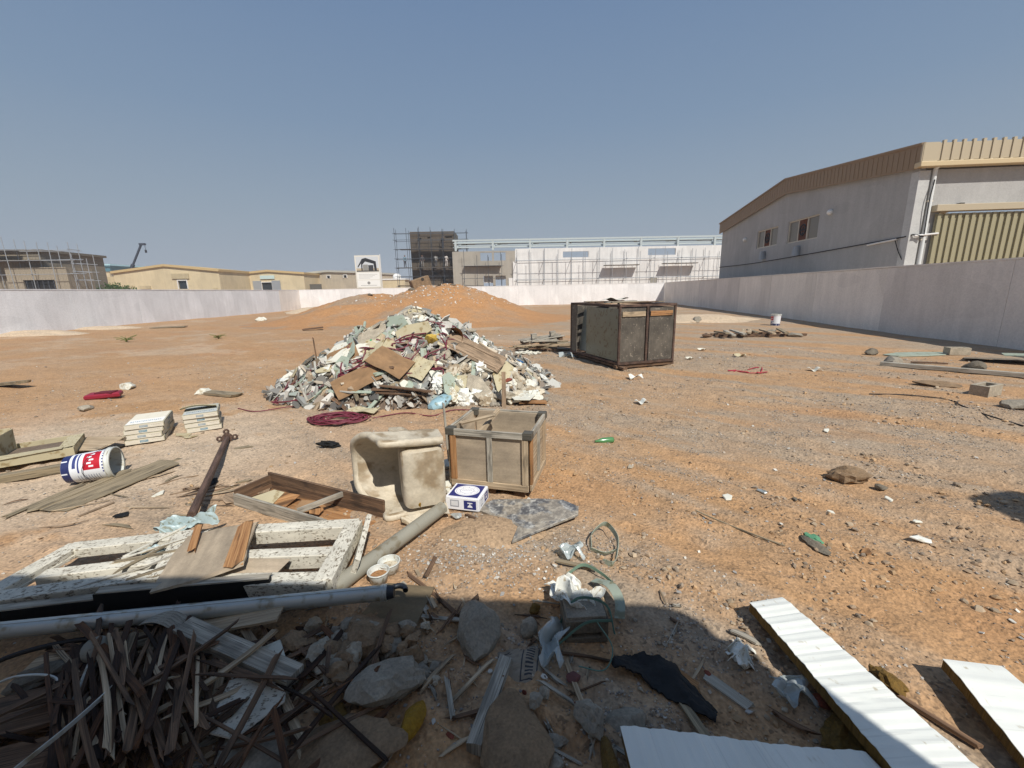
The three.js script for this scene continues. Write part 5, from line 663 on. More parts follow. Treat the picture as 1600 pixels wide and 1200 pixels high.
// ---------- scrap timber heap by the glass crate ----------
{
  for (let i = 0; i < 34; i++) { const x = rr(.25, 1.5), z = rr(-12.3, -11.4), a = rr(-.35, .75), L = rr(.4, 1.0), h = .3 * Math.exp(-(((x - .9) / .5) ** 2)) * rnd(); lay('scrap_timber', 'short pale scrap timber in the low heap left of the glass crate', 'timber', l => plank(l, rr(.04, .1), rr(.02, .05)), pick([M.woodG, M.woodL, M.wood, M.woodD]), on(x - L / 2 * Math.cos(a), z + L / 2 * Math.sin(a), .03 + h), on(x + L / 2 * Math.cos(a), z - L / 2 * Math.sin(a), .03 + h + rr(-.06, .06)), 'scrap timber heap'); }
  const p = thing('broken_pallet', 'broken pallet with square blocks on top of the scrap timber', 'pallet', on(.85, -12, .32), .25); p.rotation.z = .1; for (const z of [-.25, 0, .25]) part('board', mv(plank(1.2, .1, .025), 0, 0, z), M.woodG, p); for (const x of [-.5, 0, .5]) part('bearer', rbox(.1, .09, .55, .005, x, -.06, 0, 2), M.woodD, p); for (const [x, z] of [[-.22, .05], [.32, .1]]) part('block', rbox(.15, .14, .13, .006, x, .085, z), M.woodG, p);
  solo('white_chips', chunk(.01, .01, .01, { det: 0 }), M.chalk, 'pale chip beside the scrap timber heap', 'chips', on(.5, -11.3)); for (let i = 0; i < 40; i++) { const x = .45 + .4 * (rnd() + rnd() - 1), z = -11.15 + .3 * (rnd() + rnd() - 1); solo('plaster_chip', chip[i % 3], M.chalk, 'small white plaster chip in front of the scrap timber heap', 'plaster', on(x, z, .02), [rr(-.3, .3), rr(0, 6), rr(-.3, .3)], 'white chips by the scrap timber').scale.setScalar(rr(.05, .16)); }
  solo('plastic_film', sheet((u, v) => [(u - .5) * .5, .06 * Math.sin(u * 8 + v * 5), (v - .5) * .22], 18, 8, .003), M.clear, 'crumpled clear film at the left foot of the glass crate', 'plastic', on(1.45, -10.6, .05));
}
// block and debris on the mound
const onM = (x, z, dy = 0) => [x, gh(x, z) + moundH(x, z) + dy, z];
{ const b = thing('concrete_block', 'large tan concrete block perched on the sand mound', 'block', onM(-5.35, -26.4, -.05), .5); b.rotation.z = .3; part('block', (() => { const g = new RoundedBoxGeometry(1.15, .62, .6, 4, .05); warp(g, v => { v.x += .03 * fbm(v.x * 4, v.y * 4, v.z * 4, 3); v.y += .03 * fbm(v.z * 5, v.x * 5, 1, 3); }); return mv(metric(g), 0, .36, 0); })(), M.concW, b); part('hole', mv(metric(new THREE.CylinderGeometry(.1, .1, .02, 14)), .12, .55, .305, Math.PI / 2, 0, 0), std(0x3a332b), b); }
for (const [x, z, w, lb] of [[-5.9, -25.9, .5, 'flat stone under the perched block on the mound'], [-3.4, -25.8, .45, 'dark grey stone near the right crest of the mound'], [-4.2, -25.6, .35, 'grey stone below the crest of the mound'], [-8.3, -25.6, .4, 'dark clod on the left shoulder of the mound']]) solo('stone', chunk(w, w * .4, w * .7, { det: 2 }), M.concD, lb, 'stone', onM(x, z, .05));
// ---------- odds and ends over the yard ----------
const lump = (name, x, z, w, h, d, m, lb, cat, o = {}) => solo(name, chunk(w, h, d, { det: 2, ...o }), m, lb, cat, on(x, z, h * .25), [rr(-.1, .1), rr(0, 3), rr(-.1, .1)]);
lump('asphalt_clod', 2.84, -3.36, .34, .2, .2, M.concW, 'dark grey crumbling clod on the sand at right', 'clod', { rough: .4, det: 3 }); lump('clod', 3.02, -3.2, .1, .05, .08, M.concD, 'small clod beside the dark crumbling clod', 'clod');
lump('paper_roll', -7.25, -7.8, .6, .16, .25, M.chalk, 'pale rolled scrap on the sand behind the tile stacks', 'scrap'); solo('maroon_tray', (() => { const g = slab([[-.3, -.1], [.2, -.16], [.32, .04], [-.2, .14]], .08, .02); return g; })(), M.maroon, 'flat maroon plastic tray on the sand behind the tile stacks', 'tray', on(-6.9, -6.95, .01), [.05, 0, .05]); part('inner', rbox(.3, .05, .14, .01, .06, .075, -.01), std(0x5c1422), scene.children[scene.children.length - 1]);
lump('stone', -6.45, -6.2, .34, .1, .2, M.concL, 'flat pale stone left of the tile stacks', 'stone'); lay('driftwood', 'ragged pale wood piece at the left edge of the yard', 'wood', L => plank(L, .2, .05, { ragged: .06 }), M.woodL, on(-10.1, -8.2, .04), on(-9.3, -7.9, .12)); lay('board', 'pale torn board on the sand left of the heap', 'board', L => plank(L, .2, .04, { ragged: .05 }), M.woodL, on(-5.25, -7.1, .04), on(-4.6, -6.9, .03)); lump('carton_scrap', -5.35, -7.15, .3, .14, .2, M.chalk, 'crumpled pale carton on the torn board', 'scrap', { rough: .4 });
lay('plank_scrap', 'flat pale plank scraps in front of the left wall', 'board', L => plank(L, .5, .04, { ragged: .05 }), M.woodL, on(-19.6, -23.3, .04), on(-18, -23.6, .06)); lump('paper_bag', -16.5, -28.2, .8, .35, .6, M.chalk, 'crumpled bag in front of the left wall far back', 'bag', { rough: .4 }); lay('dark_board', 'dark board lying on the sand before the left shoulder of the mound', 'board', L => plank(L, .3, .06, { ragged: .05 }), M.woodD, on(-9.6, -19.6, .05), on(-8.8, -19.9, .12));
const bottle = solo('bottle', new THREE.LatheGeometry([[0, 0], [.03, 0], [.033, .02], [.033, .13], [.012, .19], [.013, .21], [0, .21]].map(p => new THREE.Vector2(...p)), 16), new THREE.MeshPhysicalMaterial({ color: 0x6fae72, roughness: .2, transmission: .5, thickness: 0 }), 'green plastic bottle lying right of the box crate', 'bottle', on(1.1, -4.4, .034), [0, .2, Math.PI / 2]);
for (const [x, z, w, m, lb] of [[1.08, -3.65, .07, M.concL, 'pale stone on the sand right of the box crate'], [1.69, -3.07, .09, M.chalk, 'white tile piece on the sand below the bottle'], [2.05, -3.2, .1, M.galv, 'crumpled foil scrap beside the dark clod'], [2.25, -3.1, .05, M.concD, 'dark pebble left of the clod'], [2.35, -2.85, .05, M.chalk, 'small white triangular shard right of the foil scrap'], [2.85, -2.7, .05, M.chalk, 'white thin shard on open sand at right'], [2.63, -2.44, .1, M.white, 'crumpled white plastic near the right edge'], [2.2, -2.35, .08, M.woodO, 'brown dry leaf scrap on the sand at right'], [2.9, -3.0, .06, M.chalk, 'white chip below the clod at right'], [3.6, -4.6, .08, M.chalk, 'white chip on the wheel tracks at right']]) solo('scrap', slab(ragged(5, w * .6, w * .4, .3), .014), m, lb, 'scrap', on(x, z, .004), [rr(-.15, .15), rr(0, 3), rr(-.2, .2)]);
lump('green_scrap', 1.98, -2.5, .12, .04, .08, std(0x5a8f6c), 'green film scrap on the sand at right', 'scrap', { rough: .6 }); lump('grey_rag', 1.95, -2.42, .22, .05, .1, M.concD, 'grey rag half buried beside the green scrap', 'rag', { rough: .5 }); lay('reed', 'thin dry reed lying on the sand at right', 'reed', L => plank(L, .012, .006, { sag: .01 }), M.woodL, on(1.35, -2.85, .008), on(1.75, -2.45, .01));
solo('black_hose', tube([[5.5, 0, -6.3], [5.9, 0, -6.15], [6.2, 0, -5.95], [6.25, 0, -5.75], [6.05, 0, -5.5], [5.95, 0, -5.1], [5.85, 0, -4.6]].map(p => [p[0], gh(p[0], p[2]) + .01, p[2]]), .009, 50, 6), M.cableK, 'thin black hose snaking over the sand at right', 'hose');
{ // broken blocks and boards along the right side
  const hollow = (x, z, y, lb) => { const s = new THREE.Shape([[-.2, -.1], [.2, -.1], [.2, .1], [-.2, .1]].map(p => new THREE.Vector2(...p))); s.holes.push(new THREE.Path([[-.16, -.065], [-.16, .065], [.16, .065], [.16, -.065]].map(p => new THREE.Vector2(...p)))); solo('hollow_block', mv(metric(new THREE.ExtrudeGeometry(s, { depth: .16, bevelEnabled: true, bevelSize: .004, bevelThickness: .004, bevelSegments: 1 })), 0, .0, 0, -Math.PI / 2, 0, 0), M.concL, lb, 'block', on(x, z, .01), [0, y, 0], 'hollow blocks at the right side'); };
  hollow(7.0, -6.05, .4, 'hollow grey block with open side right of the hose'); hollow(10.4, -9.75, -.2, 'hollow grey block before the stacked boards by the right wall');
  lump('block_piece', 6.75, -5.35, .5, .2, .3, M.conc, 'broken grey block at the right photo edge below the hollow block', 'block', { planes: 6, rough: .05 }); lump('block_piece', 8.62, -7.72, .34, .28, .26, M.concD, 'grey half block standing behind the long timber at right', 'block', { planes: 6, rough: .05 }); lump('stone', 8.7, -10.1, .34, .2, .3, M.concD, 'grey angular stone on orange sand at right', 'stone'); lump('stone', 8.05, -9.85 + 1.1, .5, .22, .34, M.conc, 'larger grey stone with a stick beside it at right', 'stone'); lay('stick', 'dark bent stick right of the larger grey stone', 'stick', L => plank(L, .04, .03, { bend: .05 }), M.woodD, on(8.4, -8.75, .03), on(8.95, -8.55, .03));
  lay('long_timber', 'long weathered timber lying across the sand at right', 'timber', L => plank(L, .13, .07, { n: 14 }), M.woodG, on(7.6, -8.55, .05), on(9.4, -6.55, .06)); lay('wall_board', 'dark edged panel leaning low at the right photo edge', 'board', L => plank(L, .7, .03, { n: 12 }), M.woodG, on(9.9, -9.1, .05), on(11.2, -7.7, .16), null, -.12); lay('wall_board', 'pale green panel on the dark edged panel at right', 'board', L => plank(L, .4, .02), M.mint, on(10.5, -8.9, .13), on(11.4, -8, .2)); solo('pale_sheet', slab(ragged(7, .8, .3, .25), .02), M.mint, 'pale flat sheet beside the hollow block by right wall', 'sheet', on(9.6, -9.9, .01), [0, .2, 0]);
  lump('clod', 6.9, -6.7, .6, .12, .35, M.concW, 'sandy brown clod below the long timber', 'clod', { rough: .4 });
  const pal = thing('collapsed_pallet', 'collapsed grey pallet lying on the sand in front of the right wall', 'pallet', on(8.1, -14.3, .03)); for (let i = 0; i < 9; i++) part('slat', mv(plank(1.05, .13, .05), -1 + i * .25 + rr(-.08, .08), .09 + rr(0, .05), rr(-.3, .25), rr(-.08, .08), 1.3 + rr(-.4, .4), rr(-.05, .05)), pick([M.woodL, M.woodG, M.wood]), pal); part('bearer', mv(plank(3, .1, .07), .2, .03, .25, 0, -.03, 0), M.woodD, pal); part('bearer', mv(plank(2.4, .1, .07), 0, .03, -.3, 0, .02, 0), M.woodD, pal); lump('stone', 9.3, -13.8, .5, .2, .3, M.conc, 'grey stone at the right end of the collapsed pallet', 'stone'); lump('clod', 6.6, -14.2, .5, .18, .3, M.woodD, 'brown clod at the left end of the collapsed pallet', 'clod');
  for (const [x, z, lb] of [[7.6, -24, 'left of three grey blocks in the far right corner'], [8.2, -24.4, 'middle of three grey blocks in the far right corner'], [8.9, -23.6, 'right of three grey blocks in the far right corner']]) solo('concrete_brick', rbox(.5, .4, .4, .02, 0, .2, 0), M.concL, lb, 'block', on(x, z), [0, rr(0, 1), 0]); lump('grey_box', 8.7, -19.8, .5, .36, .4, M.conc, 'small grey block on the pale sand heap by right wall', 'block', { planes: 6, rough: .04 });
  for (const [x, z, w, m, lb] of [[5.0, -11, .3, M.chalk, 'white paper scrap right of the glass crate'], [4.1, -9.6, .25, M.chalk, 'white scrap near the right side of the glass crate'], [5.4, -9.9, .4, M.cardL, 'crumpled tan bag on the sand right of the glass crate'], [2.3, -7.7, .4, M.white, 'flat white plastic in front of the glass crate'], [1.9, -6, .3, M.white, 'white plastic scrap between the glass crate and the box crate'], [6, -8.2, .4, M.chalk, 'white sheet scrap beside the red wire']]) solo('paper_scrap', sheet((u, v) => [(u - .5) * w * .65, w * .08 * Math.sin(u * 7 + v * 4) + .02, (v - .5) * w * .4], 12, 8, .003), m, lb, 'paper', on(x, z, .02), [0, rr(0, 3), 0]);
}
for (const [x, z, lb] of [[-15, -16.5, 'sparse green weed nearest the left photo edge'], [-11.6, -16.8, 'sparse green weed in front of the left wall']]) { const t = thing('weed', lb, 'plant', on(x, z), rr(0, 3), 'weeds on the sand'); for (let i = 0; i < 26; i++) { const a = rr(0, 6.3), l = rr(.12, .36); part('blade', tube([[0, 0, 0], [Math.cos(a) * l * .3, l * .45, Math.sin(a) * l * .3], [Math.cos(a) * l, l * rr(.35, .75), Math.sin(a) * l]], .009, 6, 4), std(pick([0x6f7a3f, 0x8a8450, 0x5c6b38])), t); } }

// ---------- shaded foreground ----------
const rock = (x, z, w, h, d, m, lb, o = {}) => solo('concrete_chunk', chunk(w * .92, h, d * .92, { det: 4, rough: .2, planes: 13, ...o }), m, lb, 'concrete', on(x, z, h * .28), [rr(-.1, .1), o.yaw ?? rr(0, 3), rr(-.1, .1)], o.group);
rock(-.2, -1.75, .25, .16, .33, M.conc, 'rounded grey concrete lump just inside the shade right of the flat tile', { yaw: -.3, rough: .08 }); rock(-.53, -1.44, .32, .15, .22, M.conc, 'large rough concrete chunk in the middle of the shaded rubble', { yaw: .2 }); rock(-.74, -1.72, .3, .14, .26, M.concW, 'brown dirt covered concrete chunk under the long pipe', { yaw: .5 }); rock(-.6, -1.68, .14, .1, .16, M.conc, 'small grey chunk between the dirt covered chunk and the rounded lump');
rock(-.87, -1.6, .16, .12, .18, M.concL, 'pale cracked chunk right of the short thick timber'); rock(-1.03, -1.68, .17, .1, .13, M.concW, 'dusty chunk behind the pale cracked chunk'); rock(-.48, -1.6, .12, .09, .1, M.concW, 'brown chunk above the large rough chunk'); rock(-.42, -1.55, .07, .07, .13, M.conc, 'narrow grey chunk at the right of the brown chunk'); rock(.05, -1.77, .1, .09, .1, M.conc, 'small grey cube chunk left of the cinder block', { planes: 6, rough: .04 });
rock(.28, -1.3, .13, .11, .17, M.conc, 'pointed grey chunk left of the front white panel', { yaw: .3 }); rock(.41, -1.315, .19, .06, .12, M.conc, 'flat grey stone behind the front white panel', { planes: 6, rough: .04, yaw: .1 }); rock(.14, -1.235, .1, .05, .07, M.conc, 'small grey stone in front of the pointed chunk'); rock(.07, -1.36, .08, .05, .07, M.conc, 'small flat grey stone right of the grey timber', { det: 2 }); rock(.11, -1.41, .06, .05, .06, M.conc, 'pebble sized grey stone behind the small flat stone', { det: 2 }); rock(.12, -1.17, .07, .04, .08, M.conc, 'grey stone at the bottom edge beside the concrete slab', { det: 2 });
rock(.0, -1.2, .26, .1, .44, M.concW, 'long flat concrete slab at the bottom edge right of the grey timber', { yaw: .05, rough: .06 }); rock(-.6, -1.2, .46, .07, .3, M.concW, 'brownish flat slab at the bottom edge left of the yellow block', { yaw: .1, rough: .07 }); rock(-.95, -1.22, .32, .06, .3, M.conc, 'grey flat slab at the bottom left edge', { yaw: .4, rough: .06 });
solo('flat_tile', slab([[-.14, -.15], [.14, -.17], [.16, .1], [.02, .24], [-.16, .16]], .014, .003), std(0xb0ab9c, { map: T.ply }), 'smooth grey brown board below the pipe hook', 'board', on(-.63, -1.92, .015), [.05, -.25, .02]);
for (let i = 0; i < 150; i++) { const x = -.75 + .55 * (rnd() + rnd() - 1), z = -1.6 + .38 * (rnd() + rnd() - 1), w = .012 + .075 * rnd() * rnd(); solo('rubble_bit', chunk(w, w * rr(.4, .8), w * rr(.6, 1.1), { det: 1, rough: .1 }), [M.conc, M.concW, M.concL][i % 3], ['grey', 'brownish', 'pale'][i % 3] + (w > .045 ? ' larger' : ' tiny') + ' crumbled bit ' + (z < -1.75 ? 'behind the big chunks' : x < -1 ? 'left of the big chunks' : x < -.6 ? 'between the big chunks' : z > -1.45 ? 'in front of the big chunks' : 'right of the big chunks'), 'rubble', on(x, z, .012), [0, rr(0, 6), 0], 'crumbled bits in the shade'); }
for (let i = 0; i < 26; i++) { const x = rr(-.35, 1.1), z = rr(-1.85, -1.15); solo('rubble_bit', chunk(rr(.015, .045), rr(.012, .03), rr(.015, .04), { det: 1, rough: .1 }), pick([M.conc, M.concL, M.brick]), 'small stone bit on the shaded sand at centre', 'rubble', on(x, z, .006), [0, rr(0, 6), 0], 'stone bits on shaded sand'); }
lay('timber', 'short thick grey timber pointing at the concrete chunks', 'timber', L => plank(L, .09, .07, { ragged: .006 }), M.woodG, [-1.56, .13, -1.69], [-.93, .08, -1.46]); lay('timber', 'split grey timber stub standing out beside the concrete slab', 'timber', L => plank(L, .055, .045, { ragged: .01 }), M.woodG, on(-.05, -1.58, .05), on(-.165, -1.22, .03));
{ const o = solo('yellow_block', chunk(.08, .06, .15, { planes: 5, rough: .06, sd: 8 }), M.foam, 'dusty yellow foam block beside the bottom slab', 'foam', on(-.41, -1.31, .03), [0, -.3, 0]); }
solo('sponge', chunk(.12, .06, .14, { rough: .35 }), M.wool, 'ragged yellow brown foam lump left of the yellow block', 'foam', on(-.72, -1.33, .03));
solo('white_board', slab([[-.13, -.1], [.02, -.13], [.1, -.1], [.12, .04], [-.02, .15], [-.14, .1]], .01), M.peel, 'flaking white painted board piece among the laths', 'board', on(-1.05, -1.38, .06), [.1, .2, 0]); solo('white_board', slab([[-.1, -.06], [.1, -.08], [.12, .05], [-.08, .08]], .01), M.chalk, 'small white board scrap behind the flaking board', 'board', on(-1.15, -1.55, .05), [.1, .5, 0]);
solo('bitumen_sheet', sheet((u, v) => { const a = 4.2 * (u - .5) * .5, w = .035 + .05 * Math.sin(u * 3.1) + .07 * fbm(u * 7, v > .5 ? 2 : 5, 3, 4), x = .34 * (u - .5) + (v - .5) * w * .9, z = .26 * (u - .5) - (v - .5) * w * 1.5 - .06 * Math.sin(u * 3.1); return [x, .02 + .012 * Math.sin(u * 8 + v * 4) + .016 * fbm(u * 8, v * 5, 1, 4), z]; }, 60, 20, .008, [.4, .15]), M.rubber, 'curved black bitumen sheet lying on the shaded sand', 'bitumen', on(.6, -1.45, .005)); lay('wood_scrap', 'pale wood scrap behind the black bitumen sheet', 'wood', L => plank(L, .04, .01, { ragged: .06 }), M.woodO, on(.62, -1.62, .01), on(.76, -1.45, .01)); lay('wood_scrap', 'upright pale wood scrap at the near end of bitumen sheet', 'wood', L => plank(L, .035, .01, { ragged: .06 }), M.woodL, on(.66, -1.38, .01), on(.69, -1.22, .03)); lay('wood_scrap', 'brown flat scrap right of the bitumen sheet', 'wood', L => plank(L, .05, .012, { ragged: .05 }), M.woodG, on(.82, -1.5, .01), on(.92, -1.38, .01));
{ const c = thing('cinder_block', 'grey hollow cinder block with plastic and straps draped over it', 'block', on(.33, -1.78, .0), .05); const s = new THREE.Shape([[-.1, 0], [.1, 0], [.1, .12], [-.1, .12]].map(p => new THREE.Vector2(...p))); s.holes.push(new THREE.Path([[-.075, .025], [-.075, .055], [.075, .055], [.075, .025]].map(p => new THREE.Vector2(...p)))); part('block', mv(metric(new THREE.ExtrudeGeometry(s, { depth: .14, bevelEnabled: true, bevelSize: .004, bevelThickness: .004, bevelSegments: 1 })), 0, 0, -.07), M.concD, c); part('mortar', rbox(.19, .015, .13, .004, 0, .13, 0), M.conc, c); }
const drape = (w, d, k, f) => sheet((u, v) => [(u - .5) * w + .02 * Math.sin(v * 9), k * (Math.sin(u * f + v * 3) * .5 + .5) + k * .7 * fbm(u * 5, v * 5, f, 3), (v - .5) * d + .02 * Math.sin(u * 8)], 26, 20, .002);
solo('plastic_film', drape(.18, .22, .06, 9), M.white, 'crumpled white plastic film draped behind the cinder block', 'plastic', on(.28, -1.98, .02), [0, .4, 0]); solo('plastic_film', drape(.16, .2, .07, 11), M.white, 'white plastic scrap on top of the cinder block', 'plastic', on(.3, -1.86, .1), [.1, 1, 0]); solo('plastic_film', drape(.1, .24, .06, 7), M.clear, 'grey translucent film left of the cinder block', 'plastic', on(.17, -1.67, .02), [0, -.3, 0]); solo('plastic_film', drape(.12, .1, .05, 8), M.clear, 'clear plastic cup like film near the strap loop', 'plastic', on(.35, -2.36, .02)); solo('plastic_film', drape(.12, .09, .05, 8), M.white, 'pale grey rag at the right edge of the shade', 'plastic', on(1.0, -1.58, .01), [0, 1, 0]); solo('plastic_film', drape(.12, .1, .04, 8), M.clear, 'clear film scrap near the red bricks', 'plastic', on(1.12, -1.42, .01));
solo('green_sheet', ribbon([[-.05, .02, -.16], [.02, .07, -.05], [.04, .06, .06], [.02, .03, .14]], .05, .003, 24, [1, .25, .1]), M.mint, 'curved pale green plastic strip standing right of the cinder block', 'plastic', on(.49, -1.93, .02)); solo('green_strap', merge([ribbon([[-.12, .02, .02], [-.03, .15, .0], [.1, .16, .06], [.13, .05, .12]], .014, .002, 24), ribbon([[-.14, .02, .14], [0, .1, .1], [.12, .1, .09]], .014, .002, 20), tube([[.05, .1, .1], [.1, .05, .2], [.05, .01, .27], [-.06, .01, .25]], .003, 20, 5)]), std(0x5f8074), 'thin green packing straps over the cinder block', 'strap', on(.33, -1.8, .02)); solo('green_strap', ribbon([[0, .02, 0], [.1, .05, -.04], [.2, .03, .02], [.26, .01, .1]], .02, .002, 24), std(0x6f8a78), 'green strap on the sand behind the cinder block', 'strap', on(.3, -2.16, .005)); lay('stick', 'pale flat stick behind the cinder block', 'stick', L => plank(L, .025, .012), M.woodL, on(.25, -2.28, .03), on(.48, -2.2, .03)); solo('wool_lump', chunk(.07, .06, .07, { rough: .3 }), M.wool, 'brown insulation lump left of the cinder block', 'foam', on(.1, -1.9, .03));
{ const pr = canvasTex(256, 256, (c, w, h) => { c.fillStyle = '#8d8272'; c.fillRect(0, 0, w, h); const r = rng(6); c.globalAlpha = .3; for (let i = 0; i < 120; i++) { c.fillStyle = r() < .5 ? '#6d6253' : '#a89b88'; c.fillRect(r() * w, r() * h, 4 + r() * 30, 2 + r() * 12); } c.globalAlpha = .85; c.strokeStyle = '#2f3038'; c.lineWidth = 5; c.strokeRect(150, 40, 62, 180); c.fillStyle = '#2f3038'; for (let i = 0; i < 9; i++) { c.fillRect(164, 54 + i * 18, 32, 9); } c.fillRect(40, 190, 60, 10); c.fillRect(46, 208, 44, 7); });
  solo('paper_sack', sheet((u, v) => { const x = (u - .5) * .28, z = (v - .5) * .24; return [x, .045 * Math.sin(u * 3.1) * Math.sin(v * 3.1) + .028 * fbm(u * 5, v * 5, 4, 3) + .02, z + .02 * Math.sin(u * 6)]; }, 28, 24, .004), std(0xffffff, { map: pr }), 'torn brown cement sack with dark print in the shade', 'sack', on(.0, -1.57, .0), [0, -.15, .06]); }
// sticks scattered near the pipe end and on the shaded sand
for (const [a, b, w, k] of [[[-.64, -2.2], [-.3, -1.86], .022, 0], [[-.6, -2.25], [-.42, -1.9], .02, 1], [[-.66, -2.12], [-.46, -1.88], .03, 2], [[-.5, -2.35], [-.52, -2.12], .025, 0], [[-.35, -2.1], [-.22, -1.86], .012, 1], [[-.5, -1.86], [-.3, -1.84], .022, 2], [[-.3, -1.85], [-.2, -2.0], .03, 0], [[-.12, -1.58], [-.28, -1.4], .016, 1], [[-.3, -1.48], [-.26, -1.34], .02, 2], [[-.26, -1.32], [-.12, -1.36], .016, 0], [[.22, -1.58], [.26, -1.36], .02, 1], [[.1, -1.46], [.22, -1.39], .014, 2], [[.2, -1.63], [.42, -1.6], .012, 0], [[1.22, -1.62], [1.3, -1.52], .04, 2], [[1.05, -1.75], [1.12, -1.66], .03, 2], [[1.0, -1.35], [1.1, -1.25], .02, 0], [[-.4, -1.45], [-.3, -1.62], .018, 1]]) lay('stick', ['dark', 'brown', 'grey'][k] + (Math.hypot(a[0] - b[0], a[1] - b[1]) > .25 ? ' long' : ' short') + ' stick ' + (a[0] > .9 ? 'at the right edge of the shade' : a[0] > .05 ? 'between the sack and the bitumen sheet' : a[0] > -.4 && a[1] > -1.7 ? 'beside the split timber stub' : a[1] < -2.05 ? 'leaning by the pipe hook' : 'between the pipe hook and the rounded lump'), 'stick', L => plank(L, w, .009, { ragged: .04, sag: rr(-.008, .008) }), [M.woodD, M.wood, M.woodG][k], on(a[0], a[1], .015), on(b[0], b[1], .02), 'sticks around the concrete lumps');
for (const [x, z, s, k, lb] of [[1.3, -1.33, .09, M.brick, 'dark red brick piece beside the long white panel'], [1.22, -1.37, .07, M.brick, 'second red brick piece left of the first'], [.24, -1.5, .06, std(0x6b4440), 'small maroon scrap on the shaded sand']]) solo('brick_piece', chunk(s, s * .5, s * .8, { det: 2, planes: 6, rough: .04 }), k, lb, 'brick', on(x, z, .015), [0, rr(0, 3), 0]); solo('insulation', chunk(.24, .07, .16, { rough: .5 }), M.wool, 'torn yellow insulation wool between the white panels', 'insulation', on(1.22, -1.24, .02), [0, .6, 0]); solo('insulation', chunk(.12, .06, .18, { rough: .5 }), M.wool, 'tuft of insulation at the right edge of the long panel', 'insulation', on(1.56, -1.45, .02)); lay('batten', 'thin brown batten under the right edge of the long panel', 'batten', L => plank(L, .02, .015), M.woodD, on(1.52, -1.42, .02), on(1.66, -1.2, .02));
for (let i = 0; i < 120; i++) { const x = rr(-1.25, .95), z = rr(-1.95, -1.12), a = rr(0, 3.14), L = .03 + .14 * rnd() * rnd(); if (x > .3 && rnd() < .6) continue; lay('wood_chip', ['tan', 'grey', 'dark brown'][i % 3] + ' wood chip on the shaded ground ' + (x < -.8 ? 'left of the chunks' : x < -.3 ? 'among the chunks' : x < .2 ? 'around the split timber' : 'near the bitumen sheet'), 'wood chip', l => plank(l, rr(.006, .02), .005, { ragged: .06, n: 4 }), [M.wood, M.woodG, M.woodD][i % 3], on(x, z, .008), on(x + L * Math.cos(a), z - L * Math.sin(a), .014), 'wood chips on the shaded ground'); }
for (let i = 0; i < 44; i++) { const x = -.72 + .36 * (rnd() + rnd() - 1), z = -1.63 + .26 * (rnd() + rnd() - 1), w = rr(.045, .13), y = .05 * Math.exp(-(((x + .7) / .25) ** 2 + ((z + 1.65) / .2) ** 2)); solo('rubble_chunk', chunk(w, w * rr(.45, .8), w * rr(.6, 1), { det: 3, rough: .2, planes: 11 }), [M.conc, M.concW, M.concL, M.concW][i % 4], ['grey', 'brown', 'pale', 'dusty brown'][i % 4] + (w > .09 ? ' fist sized' : ' smaller') + ' broken chunk ' + (z < -1.7 ? 'near the pipe' : x < -.8 ? 'at the left of the chunk pile' : x < -.62 ? 'amid the chunk pile' : 'at the right of the chunk pile'), 'concrete', on(x, z, .015 + y), [rr(-.5, .5), rr(0, 6), rr(-.5, .5)], 'broken chunks in the shade'); }
for (let i = 0; i < 34; i++) { const x = rr(-1.2, -.62), z = rr(-1.68, -1.15), a = pick([.4, 2.2, 1.2, 2.8]) + rr(-.4, .4), L = rr(.14, .5), y = rr(.03, .11); lay('loose_lath', ['medium brown', 'dark brown', 'blackish', 'deep brown'][i % 4] + (L > .32 ? ' long' : ' short') + ' loose lath ' + (x < -.95 ? 'over the flaking white board' : 'between the board and the chunks') + (z < -1.4 ? ', far side' : ', near side'), 'lath', l => plank(l, rr(.01, .026), rr(.005, .01), { bend: rr(-.01, .01), ragged: .04 }), [M.woodM, M.woodD, M.lathK, M.woodD][i % 4], on(x - L / 2 * Math.cos(a), z + L / 2 * Math.sin(a), y), on(x + L / 2 * Math.cos(a), z - L / 2 * Math.sin(a), Math.max(.02, y + rr(-.05, .05))), 'loose laths right of the heap', rr(-.4, .4)); }
// insulated metal panels: ribbed skin on a foam core, bilinear from four corners (far-left, far-right, near-left, near-right)
function panel(label, fl, fr, nl, nr, pitch, bow) {
  const P = thing('insulated_panel', label, 'panel', [0, 0, 0], 0, 'insulated white panels'); const c = [fl, fr, nl, nr].reduce((s, p) => [s[0] + p[0] / 4, s[1] + p[1] / 4, s[2] + p[2] / 4], [0, 0, 0]); P.position.set(c[0], 0, c[2]);
  const L = Math.hypot(nl[0] - fl[0], nl[2] - fl[2]), q = (u, v, dy) => [0, 1, 2].map(i => mix(mix(fl[i], fr[i], u), mix(nl[i], nr[i], u), v) - (i === 0 ? c[0] : i === 2 ? c[2] : 0) + (i === 1 ? dy : 0)); const n = Math.round(L / pitch);
  const wav = v => bow * Math.sin(v * 5.2 + 1) + .003 * Math.pow(Math.abs(Math.sin(v * n * Math.PI / 2)), 14) * 1.4 - .0035 * Math.pow(Math.abs(Math.cos(v * n * Math.PI / 2)), 40);
  part('metal_skin', sheet((u, v) => q(u, v, wav(v)), 4, n * 12, .003, [.3, L]), M.panelW, P); part('foam_core', sheet((u, v) => q(.01 + u * .98, .004 + v * .99, bow * Math.sin(v * 5.2 + 1) - .006 + .004 * fbm(u * 3, v * 30, 1, 2)), 6, n * 4, .042), M.wool, P); return P;
}
panel('long white ribbed insulated panel lying in the sun at the right', [1.17, .095, -1.83], [1.365, .085, -1.875], [1.2, .17, -.72], [1.5, .17, -.72], .055, .007); panel('short white insulated panel at the lower right photo corner', [1.79, .1, -1.48], [1.995, .1, -1.44], [1.62, .08, -.8], [1.9, .08, -.78], .1, .006);
